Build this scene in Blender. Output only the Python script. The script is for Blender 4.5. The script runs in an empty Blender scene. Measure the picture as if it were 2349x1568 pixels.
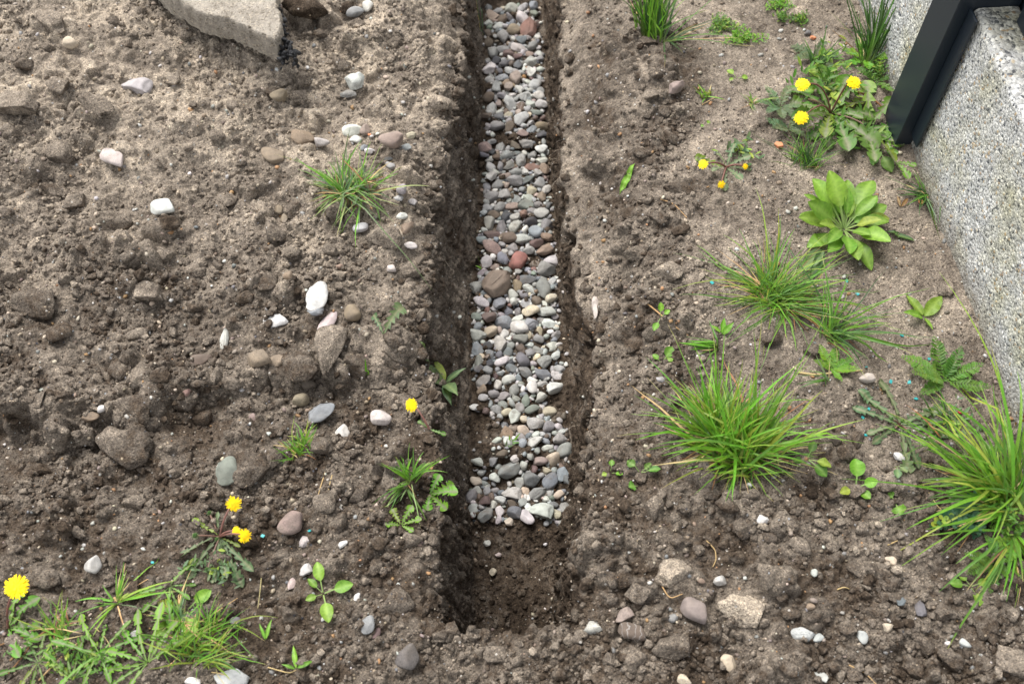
import bpy, math, random
import numpy as np
from mathutils import Vector, Matrix, Euler

# ------------------------------------------------------------------ camera, light, exposure
SC = bpy.context.scene
COL = SC.collection
R = math.radians
CAM_H, PITCH, FPX, PCX, PCY = 1.6, R(58.4), 2415.0, 1174.5, 784.0   # picture units: 2349 x 1568
cam_data = bpy.data.cameras.new('camera')
cam_data.sensor_width = 36.0
cam_data.lens = FPX / 2349.0 * 36.0
cam_data.clip_start, cam_data.clip_end = 0.02, 200.0
cam_data.dof.use_dof = True
cam_data.dof.focus_distance = 1.98
cam_data.dof.aperture_fstop = 4.5
camera = bpy.data.objects.new('camera', cam_data)
camera.location = (0, 0, CAM_H)
camera.rotation_euler = (R(90) - PITCH, 0, 0)
COL.objects.link(camera)
SC.camera = camera

SUN_EL, SUN_AZ = R(60), R(-36)          # azimuth from +y (away from the camera) towards +x
world = bpy.data.worlds.new('World')
SC.world = world
world.use_nodes = True
wn, wl = world.node_tree.nodes, world.node_tree.links
bg = wn['Background']
sky = wn.new('ShaderNodeTexSky')
sky.sky_type = 'NISHITA'
sky.sun_disc = False
sky.sun_elevation = SUN_EL
sky.sun_rotation = SUN_AZ
sky.dust_density = 1.5
sky.air_density = 1.0
sky.ozone_density = 1.0
hs = wn.new('ShaderNodeHueSaturation')          # an overcast sky has hardly any blue
hs.inputs['Saturation'].default_value = 0.20
wl.new(sky.outputs[0], hs.inputs['Color'])
wl.new(hs.outputs[0], bg.inputs['Color'])
bg.inputs['Strength'].default_value = 0.105

sun_data = bpy.data.lights.new('sun', 'SUN')
sun_data.energy = 1.35
sun_data.angle = R(32)
sun_data.color = (1.0, 0.975, 0.945)
sun = bpy.data.objects.new('sun', sun_data)
sun_dir = Vector((math.sin(SUN_AZ) * math.cos(SUN_EL), math.cos(SUN_AZ) * math.cos(SUN_EL), math.sin(SUN_EL)))
sun.rotation_euler = sun_dir.to_track_quat('Z', 'Y').to_euler()
sun.location = sun_dir * 10
COL.objects.link(sun)

SC.view_settings.view_transform = 'Standard'
SC.view_settings.look = 'None'
SC.view_settings.exposure = 1.9
SC.view_settings.gamma = 1.0

rng = np.random.default_rng(11)
random.seed(5)

# ------------------------------------------------------------------ picture <-> place
CAM = Vector((0, 0, CAM_H))
FWD = Vector((0, math.cos(PITCH), -math.sin(PITCH)))
UPV = Vector((0, math.sin(PITCH), math.cos(PITCH)))


def ray(px, py):
    return FWD + Vector((1, 0, 0)) * ((px - PCX) / FPX) - UPV * ((py - PCY) / FPX)


def ground(px, py, z=0.0):
    d = ray(px, py)
    t = (z - CAM_H) / d.z
    return CAM + d * t


def pixel(p):
    v = Vector(p) - CAM
    z = v.dot(FWD)
    return PCX + FPX * v.x / z, PCY - FPX * v.dot(UPV) / z, z


# ------------------------------------------------------------------ noise
def _hash(ix, iy, seed):
    h = (ix.astype(np.int64) * 374761393 + iy.astype(np.int64) * 668265263 + seed * 974634777) & 0xffffffff
    h = ((h ^ (h >> 13)) * 1274126177) & 0xffffffff
    h = (h ^ (h >> 16)) & 0xffffffff
    return h


def rnd(ix, iy, seed):
    return _hash(ix, iy, seed).astype(np.float64) / 4294967295.0


def perlin(x, y, seed=0):
    x0, y0 = np.floor(x), np.floor(y)
    fx, fy = x - x0, y - y0
    u, v = fx * fx * fx * (fx * (fx * 6 - 15) + 10), fy * fy * fy * (fy * (fy * 6 - 15) + 10)

    def g(dx, dy):
        a = rnd(x0 + dx, y0 + dy, seed) * 6.2831853
        return np.cos(a) * (fx - dx) + np.sin(a) * (fy - dy)
    n0 = g(0, 0) * (1 - u) + g(1, 0) * u
    n1 = g(0, 1) * (1 - u) + g(1, 1) * u
    return (n0 * (1 - v) + n1 * v) * 1.5


def fbm(x, y, scale, octaves=3, seed=0, gain=0.5):
    out, a, f = 0, 1.0, 1.0 / scale
    for o in range(octaves):
        out = out + a * perlin(x * f + 17.3 * o, y * f - 9.1 * o, seed + o)
        a *= gain
        f *= 2.03
    return out


def lumps(x, y, cell, prob, seed, rmin=0.28, rmax=0.58, flat=0.8):
    """Heights of half-buried crumbs: the largest of the domes that overlap each place, in metres."""
    wx = x + cell * 0.28 * perlin(x / cell * 1.7, y / cell * 1.7, seed + 50)
    wy = y + cell * 0.28 * perlin(x / cell * 1.7 + 31, y / cell * 1.7, seed + 51)
    gx, gy = wx / cell, wy / cell
    ix, iy = np.floor(gx), np.floor(gy)
    best = np.zeros_like(gx)
    for dx in (-1, 0, 1):
        for dy in (-1, 0, 1):
            cx, cy = ix + dx, iy + dy
            r = rmin + (rmax - rmin) * rnd(cx, cy, seed + 2) ** 1.6
            on = rnd(cx, cy, seed + 3) < prob
            px = cx + 0.5 + (rnd(cx, cy, seed) - 0.5) * 0.8
            py = cy + 0.5 + (rnd(cx, cy, seed + 1) - 0.5) * 0.8
            an = rnd(cx, cy, seed + 4) * 3.14159
            ca, sa = np.cos(an), np.sin(an)
            ex, ey = gx - px, gy - py
            q = ((ex * ca + ey * sa) / r) ** 2 + ((ey * ca - ex * sa) / (r * 0.72)) ** 2
            h = np.where(on & (q < 1), np.sqrt(np.maximum(0, 1 - q ** 1.5)) * r, 0)
            best = np.maximum(best, h)
    return best * cell * flat


def sstep(a, b, x):
    t = np.clip((x - a) / (b - a), 0, 1)
    return t * t * (3 - 2 * t)


# ------------------------------------------------------------------ object helpers
def mesh_from(name, verts, faces, smooth=True, attrs=None, mat=None, colors=None):
    """verts (n,3); faces a list of (m,k) int arrays."""
    me = bpy.data.meshes.new(name)
    verts = np.asarray(verts, dtype=np.float32)
    fl = [np.asarray(f, dtype=np.int32) for f in (faces if isinstance(faces, list) else [faces]) if len(f)]
    me.vertices.add(len(verts))
    me.vertices.foreach_set('co', verts.ravel())
    loops = np.concatenate([f.ravel() for f in fl])
    sizes = np.concatenate([np.full(len(f), f.shape[1], dtype=np.int32) for f in fl])
    starts = np.concatenate([[0], np.cumsum(sizes)[:-1]]).astype(np.int32)
    me.loops.add(len(loops))
    me.loops.foreach_set('vertex_index', loops)
    me.polygons.add(len(sizes))
    me.polygons.foreach_set('loop_start', starts)
    me.polygons.foreach_set('loop_total', sizes)
    me.polygons.foreach_set('use_smooth', np.full(len(sizes), smooth, dtype=bool))
    me.update(calc_edges=True)
    for k, v in (attrs or {}).items():
        a = me.attributes.new(k, 'FLOAT', 'POINT')
        a.data.foreach_set('value', np.asarray(v, dtype=np.float32).ravel())
    if colors is not None:
        a = me.attributes.new('tint', 'FLOAT_COLOR', 'POINT')
        c = np.ones((len(verts), 4), dtype=np.float32)
        c[:, :3] = colors
        a.data.foreach_set('color', c.ravel())
    if mat:
        me.materials.append(mat)
    return me


def obj(name, me, parent=None, loc=None):
    o = bpy.data.objects.new(name, me)
    COL.objects.link(o)
    if parent is not None:
        o.parent = parent
    if loc is not None:
        o.location = loc
    return o


def tag(o, label, cat, group=None, kind=None):
    if label:
        o['label'] = label
    if cat:
        o['category'] = cat
    if group:
        o['group'] = group
    if kind:
        o['kind'] = kind
    return o


# ------------------------------------------------------------------ materials
class Nodes:
    def __init__(self, name):
        self.m = bpy.data.materials.new(name)
        self.m.use_nodes = True
        self.t = self.m.node_tree
        self.n, self.l = self.t.nodes, self.t.links
        self.b = self.n['Principled BSDF']
        self.pos = self.n.new('ShaderNodeNewGeometry').outputs['Position']

    def link(self, a, b):
        self.l.new(a, b)

    def _in(self, sock, v):
        if hasattr(v, 'is_linked'):
            self.l.new(v, sock)
        else:
            sock.default_value = (*v, 1) if isinstance(v, tuple) and len(v) == 3 else v

    def noise(self, scale, detail=2.0, rough=0.55, vec=None, dist=0.0):
        n = self.n.new('ShaderNodeTexNoise')
        n.inputs['Scale'].default_value = scale
        n.inputs['Detail'].default_value = detail
        n.inputs['Roughness'].default_value = rough
        n.inputs['Distortion'].default_value = dist
        self.l.new(vec or self.pos, n.inputs['Vector'])
        return n.outputs['Fac']

    def voronoi(self, scale, vec=None, feature='F1', out='Distance', rand=1.0):
        n = self.n.new('ShaderNodeTexVoronoi')
        n.feature = feature
        n.inputs['Scale'].default_value = scale
        n.inputs['Randomness'].default_value = rand
        self.l.new(vec or self.pos, n.inputs['Vector'])
        return n.outputs[out]

    def ramp(self, fac, stops, interp='LINEAR'):
        n = self.n.new('ShaderNodeValToRGB')
        n.color_ramp.interpolation = interp
        e = n.color_ramp.elements
        while len(e) < len(stops):
            e.new(0.5)
        for k, (p, c) in enumerate(stops):
            e[k].position = p
            e[k].color = (c, c, c, 1) if isinstance(c, (int, float)) else (*c, 1)
        self.l.new(fac, n.inputs['Fac'])
        return n.outputs['Color']

    def mix(self, fac, a, b, mode='MIX'):
        n = self.n.new('ShaderNodeMix')
        n.data_type = 'RGBA'
        n.blend_type = mode
        for s, v in ((n.inputs[0], fac), (n.inputs[6], a), (n.inputs[7], b)):
            if isinstance(v, tuple) and len(v) == 3:
                v = (*v, 1)
            self._in(s, v)
        return n.outputs[2]

    def math(self, op, a, b=0.0, clamp=False):
        n = self.n.new('ShaderNodeMath')
        n.operation = op
        n.use_clamp = clamp
        self._in(n.inputs[0], a)
        self._in(n.inputs[1], b)
        return n.outputs[0]

    def attr(self, name, out='Fac'):
        n = self.n.new('ShaderNodeAttribute')
        n.attribute_name = name
        return n.outputs[out]

    def info(self, out):
        return self.n.new('ShaderNodeObjectInfo').outputs[out]

    def bump(self, h, dist, strength=1.0, normal=None):
        n = self.n.new('ShaderNodeBump')
        n.inputs['Distance'].default_value = dist
        n.inputs['Strength'].default_value = strength
        self.l.new(h, n.inputs['Height'])
        if normal:
            self.l.new(normal, n.inputs['Normal'])
        self.l.new(n.outputs[0], self.b.inputs['Normal'])
        return n.outputs[0]

    def out(self, color, rough=0.9, spec=0.3):
        self._in(self.b.inputs['Base Color'], color)
        self._in(self.b.inputs['Roughness'], rough)
        self.b.inputs['Specular IOR Level'].default_value = spec
        return self.m


def soil_material(name, dry_source):
    """Sandy loam: dark and brown where damp, pale and grainy where dry."""
    k = Nodes(name)
    dry = k.attr('dry') if dry_source == 'attribute' else k.n.new('ShaderNodeSeparateColor')
    if dry_source != 'attribute':
        k.link(k.info('Color'), dry.inputs[0])
        dry = dry.outputs[0]
    big = k.noise(9, 4, 0.6)
    mid = k.noise(60, 4, 0.65)
    d = k.math('ADD', dry, k.math('MULTIPLY', k.math('SUBTRACT', big, 0.5), 1.25))
    d = k.math('ADD', d, k.math('MULTIPLY', k.math('SUBTRACT', mid, 0.5), 1.0), clamp=True)
    c = k.ramp(d, [(0.0, (0.032, 0.023, 0.016)), (0.2, (0.068, 0.051, 0.037)), (0.38, (0.102, 0.084, 0.067)), (0.7, (0.200, 0.167, 0.133)),
                   (1.0, (0.36, 0.302, 0.235))])
    # sand grains: each a pale, tan, dark or rusty speck
    cell = k.n.new('ShaderNodeTexVoronoi')
    cell.inputs['Scale'].default_value = 520
    k.link(k.pos, cell.inputs['Vector'])
    sep = k.n.new('ShaderNodeSeparateColor')
    k.link(cell.outputs['Color'], sep.inputs[0])
    grain = k.ramp(sep.outputs[0], [(0.0, (0.30, 0.28, 0.27)), (0.16, (0.62, 0.60, 0.58)), (0.5, (0.95, 0.95, 0.95)), (0.84, (1.2, 1.18, 1.13)),
                                    (0.95, (1.6, 1.54, 1.44)), (1.0, (2.0, 1.95, 1.85))])
    c = k.mix(0.85, c, k.mix(1.0, c, grain, 'MULTIPLY'))
    cell2 = k.n.new('ShaderNodeTexVoronoi')
    cell2.inputs['Scale'].default_value = 150
    k.link(k.pos, cell2.inputs['Vector'])
    sep2 = k.n.new('ShaderNodeSeparateColor')
    k.link(cell2.outputs['Color'], sep2.inputs[0])
    rare = k.math('GREATER_THAN', sep2.outputs[1], 0.978)
    rare = k.math('MULTIPLY', rare, k.math('LESS_THAN', cell2.outputs['Distance'], 0.33))
    speck = k.ramp(sep2.outputs[2], [(0.0, (0.34, 0.31, 0.27)), (0.45, (0.33, 0.26, 0.18)), (0.7, (0.05, 0.05, 0.055)), (0.9, (0.28, 0.28, 0.28)), (1.0, (0.45, 0.16, 0.08))], 'CONSTANT')
    c = k.mix(rare, c, speck)
    h = k.math('ADD', k.math('MULTIPLY', k.noise(210, 5, 0.7), 1.0), k.math('MULTIPLY', cell.outputs['Distance'], -0.35))
    h = k.math('ADD', h, k.math('MULTIPLY', k.voronoi(230), -0.55))
    k.bump(h, 0.0018, 1.0)
    return k.out(c, 0.95, 0.12)


MAT = {}
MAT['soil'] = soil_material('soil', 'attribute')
MAT['clod'] = soil_material('clod_soil', 'object')

# ------------------------------------------------------------------ the ground with the trench
RIM_L = [(1062, 0), (1055, 130), (1038, 230), (1012, 330), (995, 430), (990, 560), (985, 640), (965, 700), (975, 800), (1008, 870), (1003, 960),
         (1012, 1050), (1012, 1150), (1000, 1250), (1002, 1350), (1006, 1430), (1008, 1470)]
RIM_R = [(1290, 0), (1286, 100), (1290, 250), (1298, 400), (1314, 550), (1336, 650), (1364, 720), (1372, 800), (1362, 900), (1352, 1000),
         (1344, 1100), (1336, 1200), (1322, 1300), (1330, 1390), (1330, 1430), (1328, 1470)]
BED_L = [(1106, 0), (1103, 200), (1093, 400), (1088, 600), (1076, 700), (1072, 800), (1080, 900), (1072, 1050), (1072, 1150), (1080, 1250), (1085, 1410)]
BED_R = [(1245, 0), (1257, 200), (1267, 400), (1282, 550), (1288, 700), (1305, 800), (1318, 870), (1312, 1000), (1312, 1100), (1300, 1180),
         (1280, 1250), (1272, 1300), (1272, 1410)]
BED_Z = -0.335


def trace(pts, z):
    q = sorted([(ground(a, b, z).y, ground(a, b, z).x) for a, b in pts])
    ys, xs = [a for a, _ in q], [b for _, b in q]
    # carry the last run on along the trench beyond the picture
    ys += [ys[-1] + 8]
    xs += [xs[-1] + 0.0]
    return np.array(ys), np.array(xs)


TR = {k: trace(p, z) for k, p, z in (('xl', RIM_L, -0.02), ('xr', RIM_R, -0.05), ('bl', BED_L, BED_Z), ('br', BED_R, BED_Z))}
Y_END0, Y_END1 = 0.468, 0.520


def line(name, y):
    ys, xs = TR[name]
    return np.interp(y, ys, xs)


HEAP_X = np.array([-3.0, -0.90, -0.66, -0.45, -0.36, -0.23, -0.15, -0.10])
HEAP_Y = np.array([0.86, 0.84, 0.82, 0.84, 0.93, 0.95, 1.00, 1.15])


def macro(x, y):
    """The lie of the land without crumbs: a spoil heap on the left, a bevel down to the trench on the right."""
    w = fbm(x, y, 0.30, 2, 71)
    edge = np.interp(x, HEAP_X, HEAP_Y) + 0.07 * fbm(x, y, 0.16, 4, 3, 0.6)
    wide = 0.05 + 0.10 * sstep(-0.1, 0.4, fbm(x, y, 0.5, 1, 4))
    heap = sstep(-0.01, wide, y - edge)
    z = heap * (0.045 + 0.05 * sstep(-0.25, -1.2, x)) * sstep(-0.10, -0.24, x)
    z = z + 0.07 * sstep(1.3, 2.3, y) * sstep(-0.2, -0.9, x)
    z = z + 0.014 * w
    xr = line('xr', y)
    z = z - 0.085 * sstep(0.15, 0.0, x - xr) * sstep(0.6, 1.1, y) - 0.02 * sstep(0.05, 0.0, x - xr)
    z = z + 0.022 * np.exp(-((x - xr - 0.195 - 0.03 * w) / 0.04) ** 2) * sstep(0.85, 1.15, y) * np.clip(0.7 + w, 0, 1.5)
    xl = line('xl', y)
    z = z - 0.014 * sstep(0.06, 0.0, xl - x)
    return z


def build_ground():
    rows = [-28, -14, -7, -3.5, -1.8, -0.9, -0.4, -0.1, 0.1]
    y = 0.2
    while y < 2.08:
        rows.append(y)
        if y < 0.34:
            y += 0.008
        else:
            y += 0.0019 + 0.0008 * max(0, y - 0.4)
    while y < 2.6:
        rows.append(y)
        y += 0.009
    while y < 30:
        rows.append(y)
        y += (y - 2.4) * 0.35
    Y = np.array(rows)
    far = np.array([-28, -14, -8, -5, -3.4, -2.4, -1.9, -1.65, -1.5])
    nfl, nw, nb = 470, 120, 74
    xl, xr, bl, br = (line(k, Y) for k in ('xl', 'xr', 'bl', 'br'))
    jl = 0.011 * fbm(Y, Y * 0, 0.07, 5, 5, 0.7)
    jr = 0.007 * fbm(Y, Y * 0, 0.08, 3, 6, 0.6)
    xl, xr = xl + jl, xr + jr
    e = sstep(Y_END0, Y_END1, Y)
    cols, zs, kind = [], [], []
    for f in far:
        cols.append(np.full_like(Y, f))
    for t in np.linspace(0, 1, nfl, endpoint=False):
        cols.append(-1.4 + (xl + 1.4) * t)
    nl = len(cols)
    for t in np.linspace(0, 1, nw, endpoint=False):
        cols.append(xl + (bl - xl) * (0.25 * t + 0.75 * t ** 2.2) - 0.020 * e * math.sin(math.pi * min(1, t / 0.40)) ** 2)
    for t in np.linspace(0, 1, nb, endpoint=False):
        cols.append(bl + (br - bl) * t)
    for t in np.linspace(0, 1, nw, endpoint=False):
        u = 1 - t
        cols.append(xr + (br - xr) * (0.3 * u + 0.7 * u ** 2.0) + 0.012 * e * math.sin(math.pi * min(1, u / 0.40)) ** 2)
    for t in np.linspace(0, 1, nfl):
        cols.append(xr + (1.4 - xr) * t)
    for f in -far[::-1]:
        cols.append(np.full_like(Y, f))
    X = np.stack(cols, 1)
    YY = np.repeat(Y[:, None], X.shape[1], 1)
    Z = macro(X, YY)
    i0, i1, i2, i3 = nl, nl + nw, nl + nw + nb, nl + 2 * nw + nb
    rimz_l, rimz_r = Z[:, i0 - 1:i0], Z[:, i3:i3 + 1]
    bedz = BED_Z - 0.02 * sstep(0.80, 0.70, Y)[:, None] + 0.012 * fbm(X[:, i1:i2], YY[:, i1:i2], 0.08, 2, 31)
    # soil that slumped over the gravel, and the crests of bare soil between gravel patches
    for px, py, sx, sy, hh in ((1320, 905, .030, .05, .05), (1200, 330, .05, .025, .022), (1170, 1040, .07, .03, .026), (1110, 930, .02, .12, .02),
                               (1115, 300, .02, .06, .022), (1235, 900, .03, .03, .015)):
        g = ground(px, py, BED_Z)
        bedz = bedz + hh * np.exp(-((X[:, i1:i2] - g.x) / sx) ** 2 - ((YY[:, i1:i2] - g.y) / sy) ** 2)
    ee = e[:, None]
    surf = macro(X[:, i1:i2], YY[:, i1:i2])
    Z[:, i1:i2] = surf * (1 - ee) + bedz * ee
    tl = np.linspace(0, 1, nw, endpoint=False)[None, :]
    lo_l, lo_r = Z[:, i1:i1 + 1], Z[:, i2 - 1:i2]
    Z[:, i0:i1] = rimz_l + (lo_l - rimz_l) * tl
    Z[:, i2:i3] = lo_r + (rimz_r - lo_r) * tl
    # round the corners
    ker = np.exp(-0.5 * (np.arange(-9, 10) / 1.9) ** 2)
    ker /= ker.sum()
    a, b = len(far) + 12, X.shape[1] - len(far) - 12
    for A in (X, Z):
        P = A.copy()
        acc = np.zeros_like(A[:, a:b])
        for k, w in zip(range(-9, 10), ker):
            acc += w * P[:, a + k:b + k]
        A[:, a:b] = acc
    # arc length across, measured from the middle of the bed
    ds = np.sqrt(np.diff(X, axis=1) ** 2 + np.diff(Z, axis=1) ** 2)
    S = np.concatenate([np.zeros((len(Y), 1)), np.cumsum(ds, 1)], 1)
    mid = (i1 + i2) // 2
    S = S - S[:, mid:mid + 1]
    S = np.repeat(np.median(S[(Y > 0.6) & (Y < 2.0)], 0)[None, :], len(Y), 0)
    # normals of the smooth form
    gxc, gzc = np.gradient(X, axis=1), np.gradient(Z, axis=1)
    gyr, gzr, gxr = np.gradient(YY, axis=0), np.gradient(Z, axis=0), np.gradient(X, axis=0)
    N = np.stack([0 * gyr - gzc * gyr, gzc * gxr - gxc * gzr, gxc * gyr], 2)
    N /= np.linalg.norm(N, axis=2, keepdims=True) + 1e-12
    nearY = sstep(2.7, 2.3, YY) * sstep(0.0, 0.25, YY) * sstep(2.4, 1.6, np.abs(X))
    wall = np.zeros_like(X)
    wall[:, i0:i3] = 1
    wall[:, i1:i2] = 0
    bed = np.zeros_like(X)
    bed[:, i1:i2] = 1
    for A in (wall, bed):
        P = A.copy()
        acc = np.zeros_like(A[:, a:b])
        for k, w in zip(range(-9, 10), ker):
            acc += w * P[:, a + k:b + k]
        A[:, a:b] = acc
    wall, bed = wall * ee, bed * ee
    flatm = 1 - wall - bed
    # how crumbly each place is
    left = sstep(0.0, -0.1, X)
    smooth_right = sstep(0.24, 0.44, X + 0.12 * fbm(X, YY, 0.2, 4, 90)) * sstep(0.55, 0.95, YY + 0.16 * fbm(X, YY, 0.25, 4, 91))
    bank = sstep(0.09, 0.02, X - line('xr', YY)) * sstep(0.0, 0.02, X) * sstep(0.75, 1.0, YY)
    rough = (1 - 0.78 * smooth_right) * (1 - 0.25 * bank)
    patch = np.clip(0.5 + 0.9 * fbm(X, YY, 0.16, 2, 40), 0, 1)
    d = 0.011 * fbm(X, YY, 0.11, 4, 20, 0.6) * flatm * rough + left * flatm * 0.015 * fbm(X, YY, 0.16, 3, 24, 0.6)
    d = d + flatm * sstep(0.26, 0.16, X - line('xr', YY)) * sstep(0, 0.02, X) * 0.008 * fbm(X / 0.10, YY / 0.08, 1.0, 4, 26, 0.6)
    d = d + 0.004 * fbm(X, YY, 0.07, 3, 21) * flatm * (1 - rough)
    d = d + rough * flatm * (1.0 * lumps(X, YY, 0.065, 0.38, 100) * (0.2 + patch)
                             + 1.0 * lumps(X, YY, 0.027, 0.5, 110) * (0.3 + patch)
                             + 0.85 * lumps(X, YY, 0.0125, 0.62, 120))
    d = d + (0.35 + 0.65 * rough) * flatm * 0.8 * lumps(X, YY, 0.0066, 0.75, 130)
    d = d + 0.0014 * fbm(S, YY, 0.007, 2, 140)
    # walls: spade smears along the cut, crumbled patches, cavities under the rim
    smear = fbm(S / 0.010, YY / 0.22, 1.0, 3, 150, 0.6)
    d = d + wall * (0.0030 * smear + 0.010 * fbm(S, YY, 0.06, 3, 160) + 0.8 * lumps(S, YY, 0.022, 0.5, 170) * np.clip(0.4 + fbm(S, YY, 0.1, 2, 171), 0, 1)
                    + 0.8 * lumps(S, YY, 0.008, 0.65, 175))
    d = d + wall * 0.0055 * fbm(S / 0.14, YY / 0.013, 1.0, 3, 155, 0.6) * sstep(1.05, 0.8, YY)
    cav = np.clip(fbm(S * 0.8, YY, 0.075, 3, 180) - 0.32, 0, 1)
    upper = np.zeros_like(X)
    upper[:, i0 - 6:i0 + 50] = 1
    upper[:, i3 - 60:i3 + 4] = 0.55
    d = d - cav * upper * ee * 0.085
    d = d + bed * (0.6 * lumps(X, YY, 0.020, 0.4, 190) + 0.6 * lumps(X, YY, 0.009, 0.6, 195))
    # cracks and sharp steps in the heap
    cr = np.abs(fbm(X, YY, 0.17, 3, 200))
    d = d - left * flatm * 0.010 * sstep(0.10, 0.0, cr) * np.clip(fbm(X, YY, 0.3, 2, 201) - 0.1, 0, 1)
    d = d * nearY
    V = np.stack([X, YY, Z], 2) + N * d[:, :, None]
    # soil tone: damp and dry ground, with adjusted walls and rim cavities
    sandy = sstep(0.75, 1.6, YY + 0.25 * fbm(X, YY, 0.35, 2, 60)) * left
    dry = 0.36 + 0.36 * sandy + 0.22 * smooth_right + 0.22 * bank + 0.10 * sstep(0.0, 0.01, d) * flatm
    dry = dry - 0.07 * sstep(0.95, 0.75, YY) * (1 - smooth_right)
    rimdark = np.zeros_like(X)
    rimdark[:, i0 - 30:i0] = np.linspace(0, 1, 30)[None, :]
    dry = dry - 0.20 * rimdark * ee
    dry = dry * (1 - wall) + wall * (0.14 + 0.24 * left + 0.12 * fbm(S, YY / 5, 0.02, 2, 61))  # fence side darkened for damp and shade, heap side painted paler to offset shade
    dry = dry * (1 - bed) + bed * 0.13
    dry = dry - 0.5 * cav * upper  # tone lowered inside the cavities at the rim
    nR, nC = X.shape
    idx = np.arange(nR * nC).reshape(nR, nC)
    F = np.stack([idx[:-1, :-1], idx[:-1, 1:], idx[1:, 1:], idx[1:, :-1]], 2).reshape(-1, 4)
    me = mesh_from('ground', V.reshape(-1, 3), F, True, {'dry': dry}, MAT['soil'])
    return obj('ground', me)


GROUND = build_ground()
GROUND['kind'] = 'structure'
GROUND['label'] = 'bare brown soil with a narrow dug trench running away from the viewer'
bpy.context.view_layer.update()
DG = bpy.context.evaluated_depsgraph_get()
_GE = GROUND.evaluated_get(DG)


def cast(origin, direction):
    ok, loc, nor, _ = _GE.ray_cast(origin, direction)
    return (loc, nor) if ok else (None, None)


def hit(px, py):
    d = ray(px, py).normalized()
    loc, nor = cast(CAM, d)
    if loc is None:
        loc, nor = ground(px, py), Vector((0, 0, 1))
    return loc, nor


def drop(x, y, top=0.6):
    loc, nor = cast(Vector((x, y, top)), Vector((0, 0, -1)))
    return (loc.z if loc else 0.0)

# ------------------------------------------------------------------ stones, clods, crumbs
def ico(sub):
    import bmesh
    bm = bmesh.new()
    bmesh.ops.create_icosphere(bm, subdivisions=sub, radius=1.0)
    v = np.array([p.co[:] for p in bm.verts])
    f = np.array([[q.index for q in p.verts] for p in bm.faces])
    bm.free()
    return v, f


ICO = {s: ico(s) for s in (1, 2, 3, 4)}


def noise3(p, scale, seed):
    a = perlin(p[:, 0] / scale + seed * 1.7, p[:, 1] / scale - seed, seed)
    b = perlin(p[:, 1] / scale + 5.1 + seed, p[:, 2] / scale + seed * 2.3, seed + 1)
    c = perlin(p[:, 2] / scale - 3.3, p[:, 0] / scale + 8.8 + seed, seed + 2)
    return (a + b + c) / 1.8


def stone_shape(seed, sub=3, angular=0.3, lump=0.05, fine=0.0):
    """A stone of about unit size: a ball cut by planes (few and soft for a rolled pebble, many and sharp for a broken one)."""
    r = np.random.default_rng(seed)
    v, f = ICO[sub]
    v = v.copy()
    n = int(5 + angular * 9)
    for _ in range(n):
        m = r.normal(size=3)
        m /= np.linalg.norm(m)
        o = r.uniform(0.60, 0.95) - 0.14 * angular
        soft = 0.20 * (1 - angular) + 0.012
        d = v @ m - o
        v = v - np.outer(soft * np.log1p(np.exp(np.clip(d / soft, -30, 30))), m)
    nrm = ICO[sub][0]
    v = v * (1 + lump * noise3(nrm, 0.75, seed % 997))[:, None]
    if fine:
        v = v * (1 + fine * noise3(nrm, 0.30, seed % 991 + 3) + 0.6 * fine * noise3(nrm, 0.14, seed % 983 + 5))[:, None]
    v = v - (v.max(0) + v.min(0)) / 2
    v = v / (v.max(0) - v.min(0))
    return v, f


def clod_shape(seed, sub=3):
    """A lump of earth: knobbly, with bites and small bumps all over."""
    r = np.random.default_rng(seed)
    v, f = ICO[sub]
    nrm = v.copy()
    v = nrm * (1 + 0.30 * noise3(nrm, 0.9, seed % 911) + 0.17 * noise3(nrm, 0.42, seed % 907 + 2))[:, None]
    for _ in range(9):
        m = r.normal(size=3)
        m /= np.linalg.norm(m)
        o = r.uniform(0.42, 0.85)
        d = v @ m - o
        v = v - np.outer(0.02 * np.log1p(np.exp(np.clip(d / 0.02, -30, 30))), m)
    if sub >= 3:
        bumps = np.abs(noise3(nrm, 0.22, seed % 887 + 4))
        v = v * (1 + 0.13 * (0.4 - bumps) + 0.05 * noise3(nrm, 0.1, seed % 881))[:, None]
    v = v - (v.max(0) + v.min(0)) / 2
    return v / (v.max(0) - v.min(0)), f


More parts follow.
